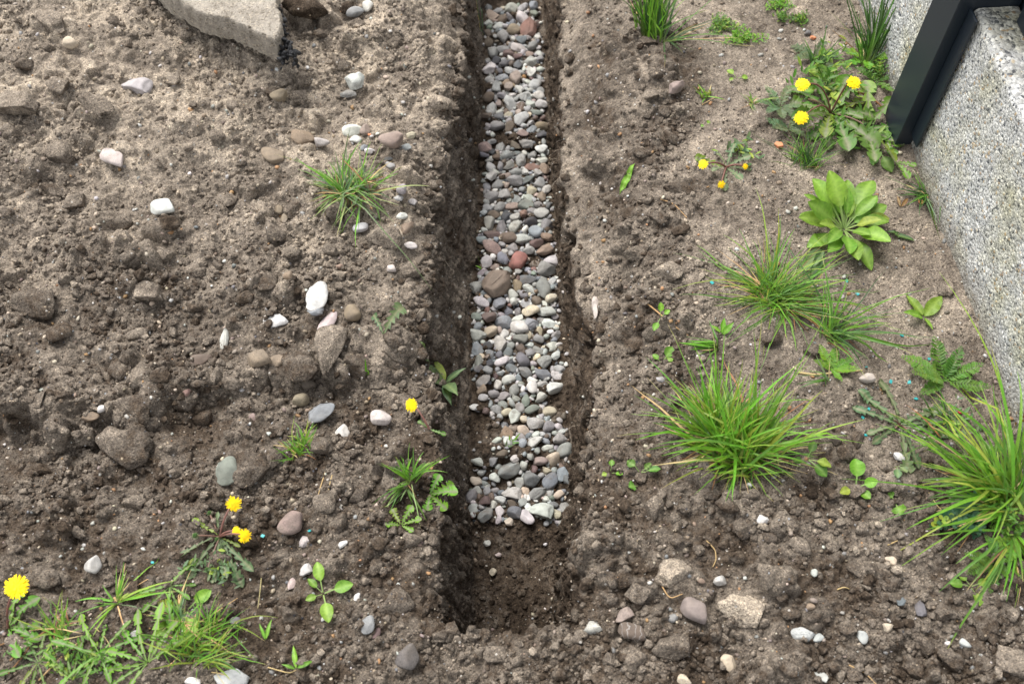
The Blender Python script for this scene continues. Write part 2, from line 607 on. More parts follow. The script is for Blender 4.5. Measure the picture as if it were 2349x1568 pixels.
def stone_material():
    """Rolled field stones: the tint is the stone's own, with speckles, bands, pale veins and some dried mud."""
    k = Nodes('stone')
    base = k.info('Color')
    rndv = k.info('Random')
    off = k.n.new('ShaderNodeVectorMath')
    off.operation = 'ADD'
    k.link(k.pos, off.inputs[0])
    comb = k.n.new('ShaderNodeCombineXYZ')
    for s, m in zip(comb.inputs, (37.0, 91.0, 13.0)):
        k.link(k.math('MULTIPLY', rndv, m), s)
    k.link(comb.outputs[0], off.inputs[1])
    v = off.outputs[0]
    tone = k.noise(70, 4, 0.6, v)
    c = k.mix(1.0, base, k.ramp(tone, [(0.25, (0.66, 0.66, 0.67)), (0.5, (0.97, 0.97, 0.97)), (0.75, (1.22, 1.21, 1.19))]), 'MULTIPLY')
    sp = k.noise(420, 3, 0.75, v)
    speck = k.ramp(sp, [(0.32, (0.25, 0.25, 0.27)), (0.43, (0.95, 0.95, 0.95)), (0.58, (1.0, 1.0, 1.0)), (0.70, (1.6, 1.58, 1.5))])
    amount = k.ramp(k.math('FRACT', k.math('MULTIPLY', rndv, 7.13)), [(0.0, 0.12), (0.55, 0.3), (1.0, 0.95)])
    c = k.mix(amount, c, k.mix(1.0, c, speck, 'MULTIPLY'))
    wv = k.n.new('ShaderNodeTexWave')
    wv.inputs['Scale'].default_value = 35
    wv.inputs['Distortion'].default_value = 11
    wv.inputs['Detail'].default_value = 3
    k.link(v, wv.inputs['Vector'])
    vein = k.math('MULTIPLY', k.ramp(wv.outputs['Fac'], [(0.94, 0.0), (0.99, 1.0)]), k.math('GREATER_THAN', k.math('FRACT', k.math('MULTIPLY', rndv, 3.71)), 0.90))
    c = k.mix(k.math('MULTIPLY', vein, 0.28), c, (0.55, 0.54, 0.51))
    mud = k.ramp(k.noise(45, 5, 0.7, v), [(0.50, 0.0), (0.68, 1.0)])
    c = k.mix(k.math('MULTIPLY', mud, k.ramp(k.math('FRACT', k.math('MULTIPLY', rndv, 5.3)), [(0.0, 0.05), (1.0, 0.7)])), c, (0.125, 0.10, 0.078))
    c = k.mix(k.ramp(k.noise(25, 4, .65), [(.35, .02), (.7, .25)]), c, (.165, .145, .118))
    k.bump(k.math('ADD', sp, k.math('MULTIPLY', k.noise(110, 4, 0.6, v), 1.5)), 0.0007, 0.8)
    return k.out(c, 0.8, 0.22)


def gravel_material():
    k = Nodes('small_gravel')
    c = k.attr('tint', 'Color')
    tone = k.noise(300, 4, 0.7)
    c = k.mix(1.0, c, k.ramp(tone, [(0.3, (0.6, 0.6, 0.6)), (0.5, (1, 1, 1)), (0.75, (1.4, 1.38, 1.33))]), 'MULTIPLY')
    k.bump(tone, 0.0008, 0.7)
    return k.out(c, 0.65, 0.3)


def crumb_material():
    return soil_material('crumb_soil', 'attribute')


MAT['stone'] = stone_material()
MAT['gravel'] = gravel_material()
MAT['crumb'] = MAT['soil']

TINT = {'white': (.52, .505, .465), 'cream': (.44, .37, .28), 'pale': (.385, .375, .348), 'grey': (.245, .24, .228), 'slate': (.130, .134, .140), 'dark': (.048, .050, .056),
        'blue': (.20, .212, .222), 'green': (.175, .190, .158), 'tan': (.215, .165, .115), 'brown': (.115, .088, .066), 'pink': (.26, .20, .172), 'red': (.185, .105, .085),
        'maroon': (.115, .078, .070), 'orange': (.32, .17, .07), 'lilac': (.235, .213, .215), 'pinkwhite': (.42, .365, .33)}


def jitter_tint(c, r, amt=0.12):
    g = 1 + r.uniform(-amt, amt)
    return tuple(max(0.01, x * g * (1 + r.uniform(-0.05, 0.05))) for x in c)


SHAPES = {}


def shape_mesh(kind, i, sub):
    key = (kind, i, sub)
    if key not in SHAPES:
        if kind == 'round':
            v, f = stone_shape(1000 + i * 7, sub, 0.12, 0.07, 0.008)
        elif kind == 'pebble':
            v, f = stone_shape(2000 + i * 7, sub, 0.55, 0.08, 0.018)
        elif kind == 'broken':
            v, f = stone_shape(3000 + i * 7, sub, 1.0, 0.07, 0.028)
        elif kind == 'rubble':
            v, f = clod_shape(5000 + i * 7, sub)
        elif kind == 'lump':
            v, f = clod_shape(4000 + i * 7, sub)
        SHAPES[key] = mesh_from(kind + '_shape', v, f, True, None, MAT['clod'] if kind == 'lump' else MAT['stone'])
    return SHAPES[key]


PLACED = []          # (object, picture x, picture y, size in picture units)


def place_stone(px, py, w, h, kind='pebble', seed=0, tint='grey', spin=0.0, sink=0.3, thick=0.62, tiltv=0.0, name='stone', sub=4, dry=None):
    """A stone that covers w x h picture units round (px, py), lying on the soil there."""
    loc, nor = hit(px, py)
    _, _, dep = pixel(loc)
    r = np.random.default_rng(seed + int(px * 3 + py * 7))
    W = w * dep / FPX
    T = thick * min(w, h) * dep / FPX
    fore = abs(ray(px, py).normalized().z)
    L = max(0.6 * W, (h * dep / FPX - T * math.sqrt(1 - fore * fore) * 0.75) / fore)
    if abs(math.sin(R(spin))) > 0.707:
        W, L = L, W
    lift = T * (0.5 - sink)
    d = (CAM - loc).normalized()
    c = loc + d * (lift / max(0.3, d.z))
    me = shape_mesh(kind, seed % 9, sub)
    o = bpy.data.objects.new(name, me)
    COL.objects.link(o)
    o.location = c
    o.scale = (W, L, T)
    o.rotation_euler = (tiltv, r.uniform(-0.12, 0.12), R(spin))
    if kind == 'lump':
        dv = 0.4 if dry is None else dry
        o.color = (dv, dv, dv, 1)
    else:
        t = TINT[tint] if isinstance(tint, str) else tint
        o.color = (*jitter_tint(t, r, 0.06), 1)
    PLACED.append((o, px, py, max(w, h)))
    return o

# ------------------------------------------------------------------ the drainage gravel in the trench
# (px, py, w, h, kind, tint, spin, short name for neighbours, label)
TRENCH_STONES = [
    (1178, 68, 34, 32, 'round', 'tan', 0, 'the round tan stone', 'round tan brown stone beside the red granite at the far end of the gravel'),
    (1213, 65, 40, 54, 'broken', 'red', 70, 'the far red granite', 'red brown angular granite stone far along the trench beside a round tan one'),
    (1166, 124, 27, 25, 'pebble', 'maroon', 20, 'the far maroon pebble', 'small maroon pebble far along the trench among white chips'),
    (1182, 178, 27, 40, 'pebble', 'pink', 95, 'the flesh coloured stone', 'upright flesh coloured oblong stone far along the gravel strip'),
    (1152, 180, 36, 26, 'broken', 'blue', -20, 'the flat blue grey stone', 'flat blue grey stone leaning against the flesh coloured one'),
    (1138, 198, 22, 36, 'pebble', 'grey', 90, 'the grey finger stone', 'grey finger shaped stone at the heap side of the gravel'),
    (1231, 258, 28, 24, 'pebble', 'green', 10, 'the olive stone', 'olive green stone near the fence side wall in the far gravel'),
    (1199, 305, 29, 26, 'broken', 'pink', 0, 'the pink granite lump', 'pink granite lump at the edge of the bare soil gap in the gravel'),
    (1160, 355, 36, 30, 'broken', 'grey', 25, 'the grey corner stone', 'grey angular stone just before the far soil gap in the gravel'),
    (1111, 355, 24, 18, 'pebble', 'slate', -10, 'the slate pebble at the wall', 'slate grey pebble lying alone against the heap side trench wall'),
    (1242, 342, 30, 28, 'pebble', 'white', 0, 'the far white pebble', 'off white rounded pebble at the fence side beyond the brick red flat stone'),
    (1243, 368, 26, 26, 'pebble', 'pale', 30, 'the pale grey pebble', 'pale grey pebble below an off white one at the fence side wall'),
    (1220, 382, 42, 18, 'broken', 'red', 5, 'the brick red flat stone', 'flat brick red stone lying across the gravel below two pale pebbles'),
    (1127, 404, 25, 30, 'pebble', 'white', 80, 'the white upright pebble', 'white upright pebble at the heap side beside a pink one'),
    (1157, 405, 30, 25, 'broken', 'pink', 0, 'the pink cube', 'pink cube shaped stone next to the white upright pebble'),
    (1174, 474, 34, 24, 'round', 'pink', 0, 'the smooth flesh pebble', 'smooth flesh coloured oval pebble above a pointed dark slate'),
    (1206, 470, 38, 30, 'pebble', 'green', 10, 'the sandy green stone', 'large sandy green grey stone touching the smooth flesh coloured pebble'),
    (1162, 497, 25, 34, 'broken', 'dark', 75, 'the pointed dark slate', 'pointed dark slate stone in the middle of the trench gravel'),
    (1182, 497, 26, 24, 'round', 'pale', 0, 'the pale round pebble', 'pale round pebble touching the pointed dark slate'),
    (1167, 545, 40, 34, 'pebble', 'brown', 10, 'the grey brown cobble', 'grey brown cobble beside the oval greenish white stone'),
    (1129, 538, 38, 34, 'pebble', 'maroon', 15, 'the maroon cobble', 'maroon cobble at the heap side above the bean shaped pink stone'),
    (1128, 567, 50, 36, 'round', 'pink', -25, 'the bean shaped pink stone', 'bean shaped dusky pink stone at the heap side of the gravel'),
    (1196, 547, 44, 26, 'pebble', 'pale', -5, 'the greenish white oval', 'oval greenish white stone with a dip in the middle of the gravel'),
    (1232, 557, 36, 25, 'pebble', 'maroon', 20, 'the purple brown stone', 'purple brown oblong stone above the tan striped one'),
    (1248, 573, 42, 30, 'broken', 'tan', 25, 'the tan striped stone', 'tan striped oblong stone near the fence side wall'),
    (1190, 597, 52, 52, 'pebble', (.27, .125, .10), 30, 'the big red granite', 'biggest brick red granite stone in the middle of the gravel'),
    (1116, 600, 28, 34, 'broken', 'pale', 80, 'the pale block', 'pale grey block at the heap side wall with grass blades over it'),
    (1141, 650, 72, 74, 'broken', (.20, .145, .115), 20, 'the large brown boulder', 'largest brown angular boulder in the trench gravel'),
    (1091, 657, 32, 36, 'broken', 'grey', 60, 'the grey wedge', 'grey wedge shaped stone between the large brown boulder and the trench wall'),
    (1104, 692, 40, 26, 'round', 'pale', -20, 'the pale bean', 'pale bean shaped pebble below the grey wedge at the heap side'),
    (1214, 663, 34, 24, 'pebble', 'pale', -25, 'the pale oblong', 'pale oblong pebble on the fence side of the large brown boulder'),
    (1264, 682, 30, 26, 'round', 'cream', 20, 'the cream egg', 'cream egg shaped pebble at the fence side wall'),
    (1218, 713, 44, 34, 'broken', 'cream', 0, 'the pitted cream stone', 'pitted cream coloured stone next to the grooved grey one'),
    (1254, 714, 42, 24, 'pebble', 'pale', 15, 'the grooved stone', 'grooved pale grey stone at the fence side of the pitted cream one'),
    (1121, 727, 32, 36, 'pebble', 'maroon', 60, 'the mauve stone', 'mauve brown stone beside the blue grey angular one'),
    (1156, 742, 44, 42, 'broken', 'blue', 20, 'the blue grey angular stone', 'blue grey angular stone touching the square white one'),
    (1191, 750, 40, 38, 'pebble', 'white', 10, 'the square white stone', 'square white stone with rounded corners in the middle of the gravel'),
    (1262, 742, 40, 22, 'pebble', 'white', -15, 'the speckled white stone', 'speckled white oblong stone at the fence side near the square white one'),
    (1152, 828, 38, 24, 'round', 'white', 10, 'the white bean', 'white bean shaped pebble beside a dark grey bent stone'),
    (1199, 825, 38, 36, 'round', 'slate', 50, 'the bent dark stone', 'dark grey bent oval stone in the gravel beside the white bean shaped pebble'),
    (1245, 858, 44, 32, 'broken', 'slate', -30, 'the slate slab', 'slate coloured slab like stone near the slumped soil'),
    (1219, 875, 24, 26, 'broken', 'white', 60, 'the white wedge', 'white wedge shaped stone below the slate coloured slab'),
    (1222, 888, 28, 34, 'pebble', 'white', -60, 'the tall white stone', 'tall white stone lying aslant at the edge of the slumped soil'),
    (1206, 918, 20, 32, 'broken', 'green', 85, 'the green grey brick', 'green grey brick shaped stone standing in the gravel'),
    (1220, 938, 38, 22, 'pebble', 'green', 5, 'the green grey wedge', 'green grey wedge lying across the gravel near the slumped soil'),
    (1155, 908, 30, 25, 'broken', 'grey', 10, 'the plain grey block', 'plain grey angular block in the near middle of the gravel'),
    (1163, 945, 30, 25, 'pebble', 'cream', 0, 'the mottled cream stone', 'mottled cream stone near the peach coloured pebble'),
    (1179, 955, 28, 44, 'broken', 'pale', 75, 'the tall grey shard', 'tall pale grey shard standing in the near gravel'),
    (1178, 982, 26, 24, 'round', 'pink', 0, 'the peach pebble', 'peach coloured round pebble below the tall grey shard'),
    (1200, 987, 31, 30, 'round', 'cream', -20, 'the speckled egg', 'speckled cream granite egg before the bare soil patch'),
    (1259, 977, 31, 30, 'round', 'lilac', 20, 'the lilac cobble', 'lilac grey rounded cobble on soil near the fence side wall'),
    (1281, 978, 20, 20, 'round', 'pale', 0, 'the pale ball', 'pale ball shaped pebble right beside the lilac grey cobble'),
    (1089, 934, 26, 20, 'round', 'white', 10, 'the speckled wall pebble', 'speckled white pebble lying on soil at the heap side wall'),
    (1240, 1056, 36, 26, 'round', 'pink', 0, 'the rosy cobble', 'rosy smooth cobble resting on the bare soil patch in the gravel'),
    (1152, 1040, 30, 22, 'round', 'brown', 15, 'the brown oval', 'brown oval pebble lying on the bare soil patch in the gravel'),
    (1097, 1057, 32, 24, 'broken', 'pale', -25, 'the black and white speckled stone', 'black and white speckled stone near the heap side wall in the near gravel'),
    (1092, 1103, 30, 26, 'pebble', 'cream', -30, 'the cream triangle', 'cream triangular stone at the heap side wall in the near gravel'),
    (1135, 1095, 27, 27, 'pebble', 'white', 0, 'the near white pebble', 'white pebble in the near gravel beyond the pale grey boulder'),
    (1191, 1108, 26, 32, 'broken', 'grey', 80, 'the speckled grey block', 'speckled grey block next to the dark granite egg'),
    (1220, 1098, 40, 40, 'pebble', 'slate', 0, 'the flat dark stone', 'flat dark stone under the edge of the dark granite egg'),
    (1263, 1103, 46, 44, 'round', (.13, .14, .15), 30, 'the dark granite egg', 'large dark speckled granite egg in the near gravel'),
    (1290, 1088, 30, 40, 'pebble', 'blue', 70, 'the blue grey upright', 'blue grey upright stone at the fence side of the dark granite egg'),
    (1174, 1130, 48, 36, 'broken', 'pale', -10, 'the pale grey boulder', 'large pale grey angular stone in the near gravel'),
    (1283, 1133, 33, 24, 'pebble', 'cream', 15, 'the cream drop', 'cream drop shaped stone at the fence side near end of the gravel'),
    (1270, 1157, 24, 20, 'round', 'slate', 0, 'the dark green oval', 'dark green grey oval pebble below the cream drop shaped stone'),
    (1111, 1148, 28, 26, 'broken', 'maroon', 10, 'the purple lump', 'purple granite lump at the heap side near end of the gravel'),
    (1146, 1172, 22, 28, 'pebble', 'white', 80, 'the yellow stained white stone', 'white stone with a yellowish side near the end of the gravel'),
    (1180, 1175, 36, 34, 'broken', 'slate', 0, 'the slate block', 'slate grey block near the end of the gravel'),
    (1240, 1168, 62, 40, 'broken', 'pale', -15, 'the long grey shard', 'long pale grey shard at the very near end of the gravel'),
    (1210, 1186, 38, 36, 'pebble', 'white', -30, 'the last white stone', 'white heart shaped stone at the very near end of the gravel'),
    (1167, 1196, 22, 24, 'broken', 'cream', 0, 'the cream chip', 'cream broken chip on the near edge of the gravel'),
]
COLOUR_WORD = {'white': 'white', 'cream': 'cream', 'pale': 'pale grey', 'grey': 'mid grey', 'slate': 'slate grey', 'dark': 'nearly black', 'blue': 'bluish grey',
               'green': 'greenish', 'tan': 'tan', 'brown': 'brown', 'pink': 'pink', 'red': 'brick red', 'maroon': 'maroon', 'lilac': 'lilac', 'orange': 'rusty orange'}
G_GRAVEL = 'pebbles of the drainage gravel in the trench'
LANDMARKS = []        # (x, y, phrase)
USED_LABELS = {}


def side_of(x, y, lx, ly):
    """In words one can find in the place: the fence stands on +x, the spoil heap on -x, the viewer at -y."""
    dx, dy = x - lx, y - ly
    if abs(dx) > 1.1 * abs(dy):
        return 'on the fence side of' if dx > 0 else 'on the heap side of'
    return 'beyond' if dy > 0 else 'in front of'


def auto_label(words, x, y, marks, tail=''):
    """A label that no other thing has: the look, then where it lies by the nearest things that can be found."""
    near = sorted(marks, key=lambda m: (m[0] - x) ** 2 + (m[1] - y) ** 2)[:7]
    tries = []
    for m in near[:5]:
        tries.append('%s %s %s' % (words, side_of(x, y, m[0], m[1]), m[2]))
    for a in range(4):
        for b in range(a + 1, 6):
            if b < len(near):
                tries.append('%s between %s and %s' % (words, near[a][2], near[b][2]))
    for t in tries:
        if t not in USED_LABELS and len(t.split()) <= 16:
            USED_LABELS[t] = 1
            return t
    for t in tries:
        if len(t.split()) <= 16:
            USED_LABELS[t] = USED_LABELS.get(t, 0) + 1
            return t
    return words


def build_gravel():
    r = np.random.default_rng(404)
    occ = []                                 # x, y, radius
    for px, py, w, h, kind, tint, spin, short, label in TRENCH_STONES:
        o = place_stone(px, py, w, h, kind, seed=int(px + 3 * py), tint=tint, spin=spin, sink=0.10, thick=0.68, name='stone', sub=4)
        tag(o, label, 'stone', 'named stones of the drainage gravel')
        USED_LABELS[label] = 1
        LANDMARKS.append((o.location.x, o.location.y, short))
        occ.append((o.location.x, o.location.y, 0.46 * math.sqrt(o.scale.x * o.scale.y), o.location.z))
    marks = list(LANDMARKS)
    y0, y1 = ground(1170, 1200, BED_Z).y, 2.24
    gaps = [(ground(px, py, BED_Z), sx, sy) for px, py, sx, sy in ((1195, 327, .055, .018), (1140, 322, .03, .03), (1190, 1035, .07, .014), (1100, 990, .028, .10), (1315, 880, .045, .09),
                                                                    (1290, 930, .03, .03), (1105, 260, .012, .2), (1100, 450, .010, .15), (1150, 1110, .02, .016), (1120, 1000, .03, .03))]

    def thin(x, y):
        q = 1.0
        for g, sx, sy in gaps:
            wob = 1.35 + 0.5 * float(perlin(np.array([x * 35]), np.array([y * 35]), 5)[0])
            q *= 1 - 0.985 * math.exp(-((x - g.x) / sx / wob) ** 4 - ((y - g.y) / sy / wob) ** 4)
        return q
    grid = {}

    def key(x, y):
        return int(x / 0.04), int(y / 0.04)

    def free(x, y, rad, k):
        i, j = key(x, y)
        for a in (-1, 0, 1):
            for b in (-1, 0, 1):
                for (ox, oy, orad, oz) in grid.get((i + a, j + b), ()):
                    if (ox - x) ** 2 + (oy - y) ** 2 < (k * (orad + rad)) ** 2:
                        return False
        return True
    for q in occ:
        grid.setdefault(key(q[0], q[1]), []).append(q)
    tints = ['grey', 'pale', 'slate', 'white', 'dark', 'blue', 'tan', 'brown', 'pink', 'red', 'maroon', 'green', 'cream', 'lilac', 'orange']
    wts = np.array([.30, .28, .075, .06, .03, .06, .035, .05, .035, .010, .028, .02, .05, .012, .003])
    wts /= wts.sum()
    stones = []
    for size, tries, k in ((0.034, 260, .95), (0.029, 700, .95), (0.025, 1900, .94), (0.021, 4500, .92), (0.017, 7000, .88), (0.0135, 8000, .84)):
        for _ in range(tries):
            y = r.uniform(y0, y1)
            xa, xb = float(line('bl', y)), float(line('br', y))
            ins = 0.005 + 0.012 * float(sstep(0.75, 1.1, y))
            x = r.uniform(xa + ins, xb - ins)
            s = size * r.uniform(.85, 1.15)
            if y < y0 + 0.022 * (1 + float(perlin(np.array([x * 30]), np.array([3.3]), 6)[0])) and r.random() < .85:
                continue
            if r.random() > thin(x, y) or not free(x, y, s * 0.46, k):
                continue
            z = drop(x, y)
            if z > -0.15:
                continue
            stones.append((x, y, z, s))
            grid.setdefault(key(x, y), []).append((x, y, s * 0.46, z))
    full = sorted(stones, key=lambda q: -q[3])
    singles, rest = full[:225], full[225:]
    n = 0
    for x, y, z, s in singles:
        t = tints[r.choice(len(tints), p=wts)]
        kind = r.choice(['round', 'pebble', 'pebble', 'broken', 'broken'])
        e = (s * r.uniform(1.02, 1.3), s * r.uniform(.78, .98), s * r.uniform(.55, .8))
        o = bpy.data.objects.new('pebble', shape_mesh(str(kind), int(r.integers(9)), 4))
        COL.objects.link(o)
        o.location = (x, y, z + e[2] * r.uniform(.08, .42))
        o.scale = e
        o.rotation_euler = (r.normal() * .3, r.normal() * .3, r.uniform(0, 6.28))
        o.color = (*jitter_tint(TINT[t], r, .16), 1)
        size_word = 'large' if s > .0285 else ('medium' if s > .0235 else 'small')
        form = {'round': 'rounded', 'pebble': 'oval', 'broken': 'angular'}[str(kind)]
        lab = auto_label('%s %s %s pebble' % (size_word, COLOUR_WORD[t], form), x, y, marks)
        tag(o, lab, 'pebble', G_GRAVEL)
    # what is left is too small and too many: one mass
    V, F, C = [], [], []
    base = 0
    libs = [stone_shape(6000 + i, 2, (0.1, 0.4, 0.8)[i % 3], 0.06) for i in range(12)]
    more = [(x, y, z, s, 0.34) for x, y, z, s in rest]
    for _ in range(1900):                  # small stuff beneath and in the gaps
        y = r.uniform(y0, y1)
        x = r.uniform(float(line('bl', y)) + .008, float(line('br', y)) - .006)
        if r.random() > thin(x, y) ** 0.6:
            continue
        z = drop(x, y)
        if z < -0.15:
            more.append((x, y, z, r.uniform(.005, .012), .3))
    for x, y, z, s, up in more:
        v, f = libs[r.integers(12)]
        e = np.array([s * r.uniform(1.0, 1.3), s * r.uniform(.75, .98), s * r.uniform(.55, .8)])
        m = np.array(Euler((r.normal() * .3, r.normal() * .3, r.uniform(0, 6.28))).to_matrix())
        V.append((v * e) @ m.T + np.array([x, y, z + e[2] * up]))
        F.append(f + base)
        base += len(v)
        t = tints[r.choice(len(tints), p=wts)]
        C.append(np.repeat([jitter_tint(TINT[t], r, .2)], len(v), 0))
    me = mesh_from('gravel', np.concatenate(V), np.concatenate(F), True, None, MAT['gravel'], np.concatenate(C))
    tag(obj('gravel', me), 'small grey and brown gravel filling the gaps between the trench stones', None, None, 'stuff')
    return len(full)


N_GRAVEL = build_gravel()

# ------------------------------------------------------------------ loose crumbs: far too many to count, one object
def build_crumbs():
    r = np.random.default_rng(77)
    lib2 = [clod_shape(9000 + i, 2) for i in range(14)]
    lib1 = [clod_shape(9100 + i, 1) for i in range(14)]
    lib3 = [clod_shape(9200 + i, 3) for i in range(10)]
    VV, FF, DD = [], [], []
    base = 0

    def add(p, size, lib, dry, sink):
        nonlocal base
        v, f = lib[r.integers(len(lib))]
        sc = size * np.array([1, r.uniform(.65, 1.0), r.uniform(.5, .85)])
        e = Euler((r.uniform(-.6, .6), r.uniform(-.6, .6), r.uniform(0, 6.28))).to_matrix()
        vv = (v * sc) @ np.array(e).T
        vv = vv + np.array([p[0], p[1], p[2] + sc[2] * (0.5 - sink)])
        VV.append(vv)
        FF.append(f + base)
        DD.append(np.full(len(v), dry))
        base += len(v)

    def region(px, py):
        """crumbliness and largest clod (picture units) at a place of the picture"""
        if px < 1000:
            if py < 600:
                return 0.8, 16
            return (1.0, 26) if py < 1250 else (0.85, 30 if px > 620 else 20)
        if px > 1250:
            if py > 1120:
                return 1.0, 34
            if px < 1620 and py > 420:
                return 0.8, 22
            if 1440 < px < 1570:
                return 0.75, 22
            if px > 1600 and py < 1000:
                return 0.30, 9
            return 0.4, 14
        return 0.9, 26
    n = 0
    for _ in range(60000):
        px, py = r.uniform(-60, 2410), r.uniform(-40, 1610)
        if 985 < px < 1350 and py < 1410:
            continue
        dens, mx = region(px, py)
        clump = 0.5 + 0.9 * float(fbm(np.array([px]), np.array([py]), 240, 2, 301)[0])
        if r.random() > dens * np.clip(clump, 0.12, 1):
            continue
        s = 4.5 * (1 - r.random()) ** (-0.72)
        if s > mx:
            s = r.uniform(5, mx) if r.random() < 0.3 else 6
        loc, nor = hit(px, py)
        if nor.z < 0.35:
            continue
        _, _, dep = pixel(loc)
        size = s * dep / FPX
        base_dry = 0.38 + (0.30 if px < 1000 and py < 560 else 0.0) + (0.28 if px > 1560 and py < 900 else 0)
        add(loc, size, lib1 if s < 6.5 else (lib2 if s < 15 else lib3), np.clip(base_dry + r.normal() * 0.13, 0.05, 1), r.uniform(0.1, 0.4))
        n += 1
        if n > 24000:
            break
    # the crumbled lip of the cut, and soil fallen among the gravel
    for pts, side, cnt in ((RIM_L, -1, 420), (RIM_R, 1, 200)):
        for _ in range(cnt):
            k = r.integers(len(pts) - 1)
            u = r.random()
            px = pts[k][0] * (1 - u) + pts[k + 1][0] * u + side * (r.random() ** 1.5 * 34 - 10)
            py = pts[k][1] * (1 - u) + pts[k + 1][1] * u
            s = min(34, 6 * (1 - r.random()) ** -.62)
            loc, nor = hit(px, py)
            add(loc, s * pixel(loc)[2] / FPX, lib3 if s > 13 else lib2, np.clip(.30 + r.normal() * .1, .05, 1), r.uniform(.2, .45))
    for _ in range(1500):
        py = r.uniform(0, 1420)
        px = r.uniform(1075, 1310)
        loc, nor = hit(px, py)
        s = min(18, 4.2 * (1 - r.random()) ** -.6)
        if nor.z > .5 and loc.z < -.15:
            add(loc, s * pixel(loc)[2] / FPX, lib2 if s > 7 else lib1, np.clip(.18 + r.normal() * .07, .02, 1), r.uniform(.1, .4))
    me = mesh_from('loose_soil', np.concatenate(VV), np.concatenate(FF), True, {'dry': np.concatenate(DD)}, MAT['soil'])
    o = obj('loose_soil', me)
    tag(o, 'loose crumbs of earth scattered over the bare soil', None, None, 'stuff')
    return n


def build_grit():
    """Grit and tiny pebbles bedded in the soil, a few millimetres each."""
    r = np.random.default_rng(78)
    libs = [stone_shape(6500 + i, 1, (0.1, 0.5, 0.9)[i % 3], 0.06) for i in range(12)]
    V, F, C, base = [], [], [], 0
    names = ['tan', 'cream', 'pale', 'grey', 'brown', 'white', 'slate', 'pink', 'orange', 'tan', 'brown', 'cream']
    for _ in range(5200):
        px, py = r.uniform(-30, 2380), r.uniform(-30, 1600)
        inside = 1010 < px < 1335 and py < 1410
        if inside and r.random() < .6:
            continue
        loc, nor = hit(px, py)
        if nor.z < .2:
            continue
        s = min(11, 3.0 * (1 - r.random()) ** -.55) * scale_at0(loc)
        v, f = libs[r.integers(12)]
        e = np.array([s * r.uniform(1, 1.35), s * r.uniform(.75, 1), s * r.uniform(.55, .85)])
        m = np.array(Euler((r.normal() * .4, r.normal() * .4, r.uniform(0, 6.28))).to_matrix())
        V.append((v * e) @ m.T + np.array(loc) + np.array([0, 0, e[2] * .18]))
        F.append(f + base)
        base += len(v)
        t = np.array(TINT[names[r.integers(12)]])
        C.append(np.repeat([jitter_tint(t * .75 + np.array((.15, .125, .10)) * .25, r, .25)], len(v), 0))
    me = mesh_from('soil_grit', np.concatenate(V), np.concatenate(F), True, None, MAT['gravel'], np.concatenate(C))
    tag(obj('soil_grit', me), 'grit and tiny pebbles bedded in the soil', None, None, 'stuff')


def scale_at0(loc):
    return pixel(loc)[2] / FPX


def build_roots():
    """Hair roots that hang out of the cut walls."""
    r = np.random.default_rng(79)
    V, F, D, base = [], [], [], 0
    for _ in range(260):
        leftw = r.random() < .6
        y = r.uniform(.6, 2.1)
        x = float(line('xl' if leftw else 'xr', y)) + r.normal() * .012
        loc, nor = cast(Vector((x + (0.02 if leftw else -0.02), y, .3)), Vector((0, 0, -1)))
        if loc is None:
            continue
        p = np.array(loc)
        d = np.array([.25 if leftw else -.25, r.normal() * .4, -.6])
        pts = [p]
        for k in range(7):
            d = d + r.normal(size=3) * .28 + np.array([0, 0, -.12])
            d /= np.linalg.norm(d)
            p = p + d * r.uniform(.003, .007)
            pts.append(p)
        pts = np.array(pts)
        w = r.uniform(.0003, .0007)
        ring = np.stack([pts + np.array([math.cos(a), math.sin(a), 0]) * w for a in (0, 2.1, 4.2)], 1).reshape(-1, 3)
        idx = np.arange(len(pts) * 3).reshape(-1, 3)
        nx = np.roll(idx, -1, 1)
        F.append(np.stack([idx[:-1], nx[:-1], nx[1:], idx[1:]], 2).reshape(-1, 4) + base)
        V.append(ring)
        D.append(np.full(len(ring), r.uniform(.45, .95)))
        base += len(ring)
    me = mesh_from('root_hairs', np.concatenate(V), np.concatenate(F), True, {'dry': np.concatenate(D)}, MAT['soil'])
    tag(obj('root_hairs', me), 'fine hair roots hanging from the cut trench walls', None, None, 'stuff')


build_grit()
build_roots()
N_CRUMBS = build_crumbs()

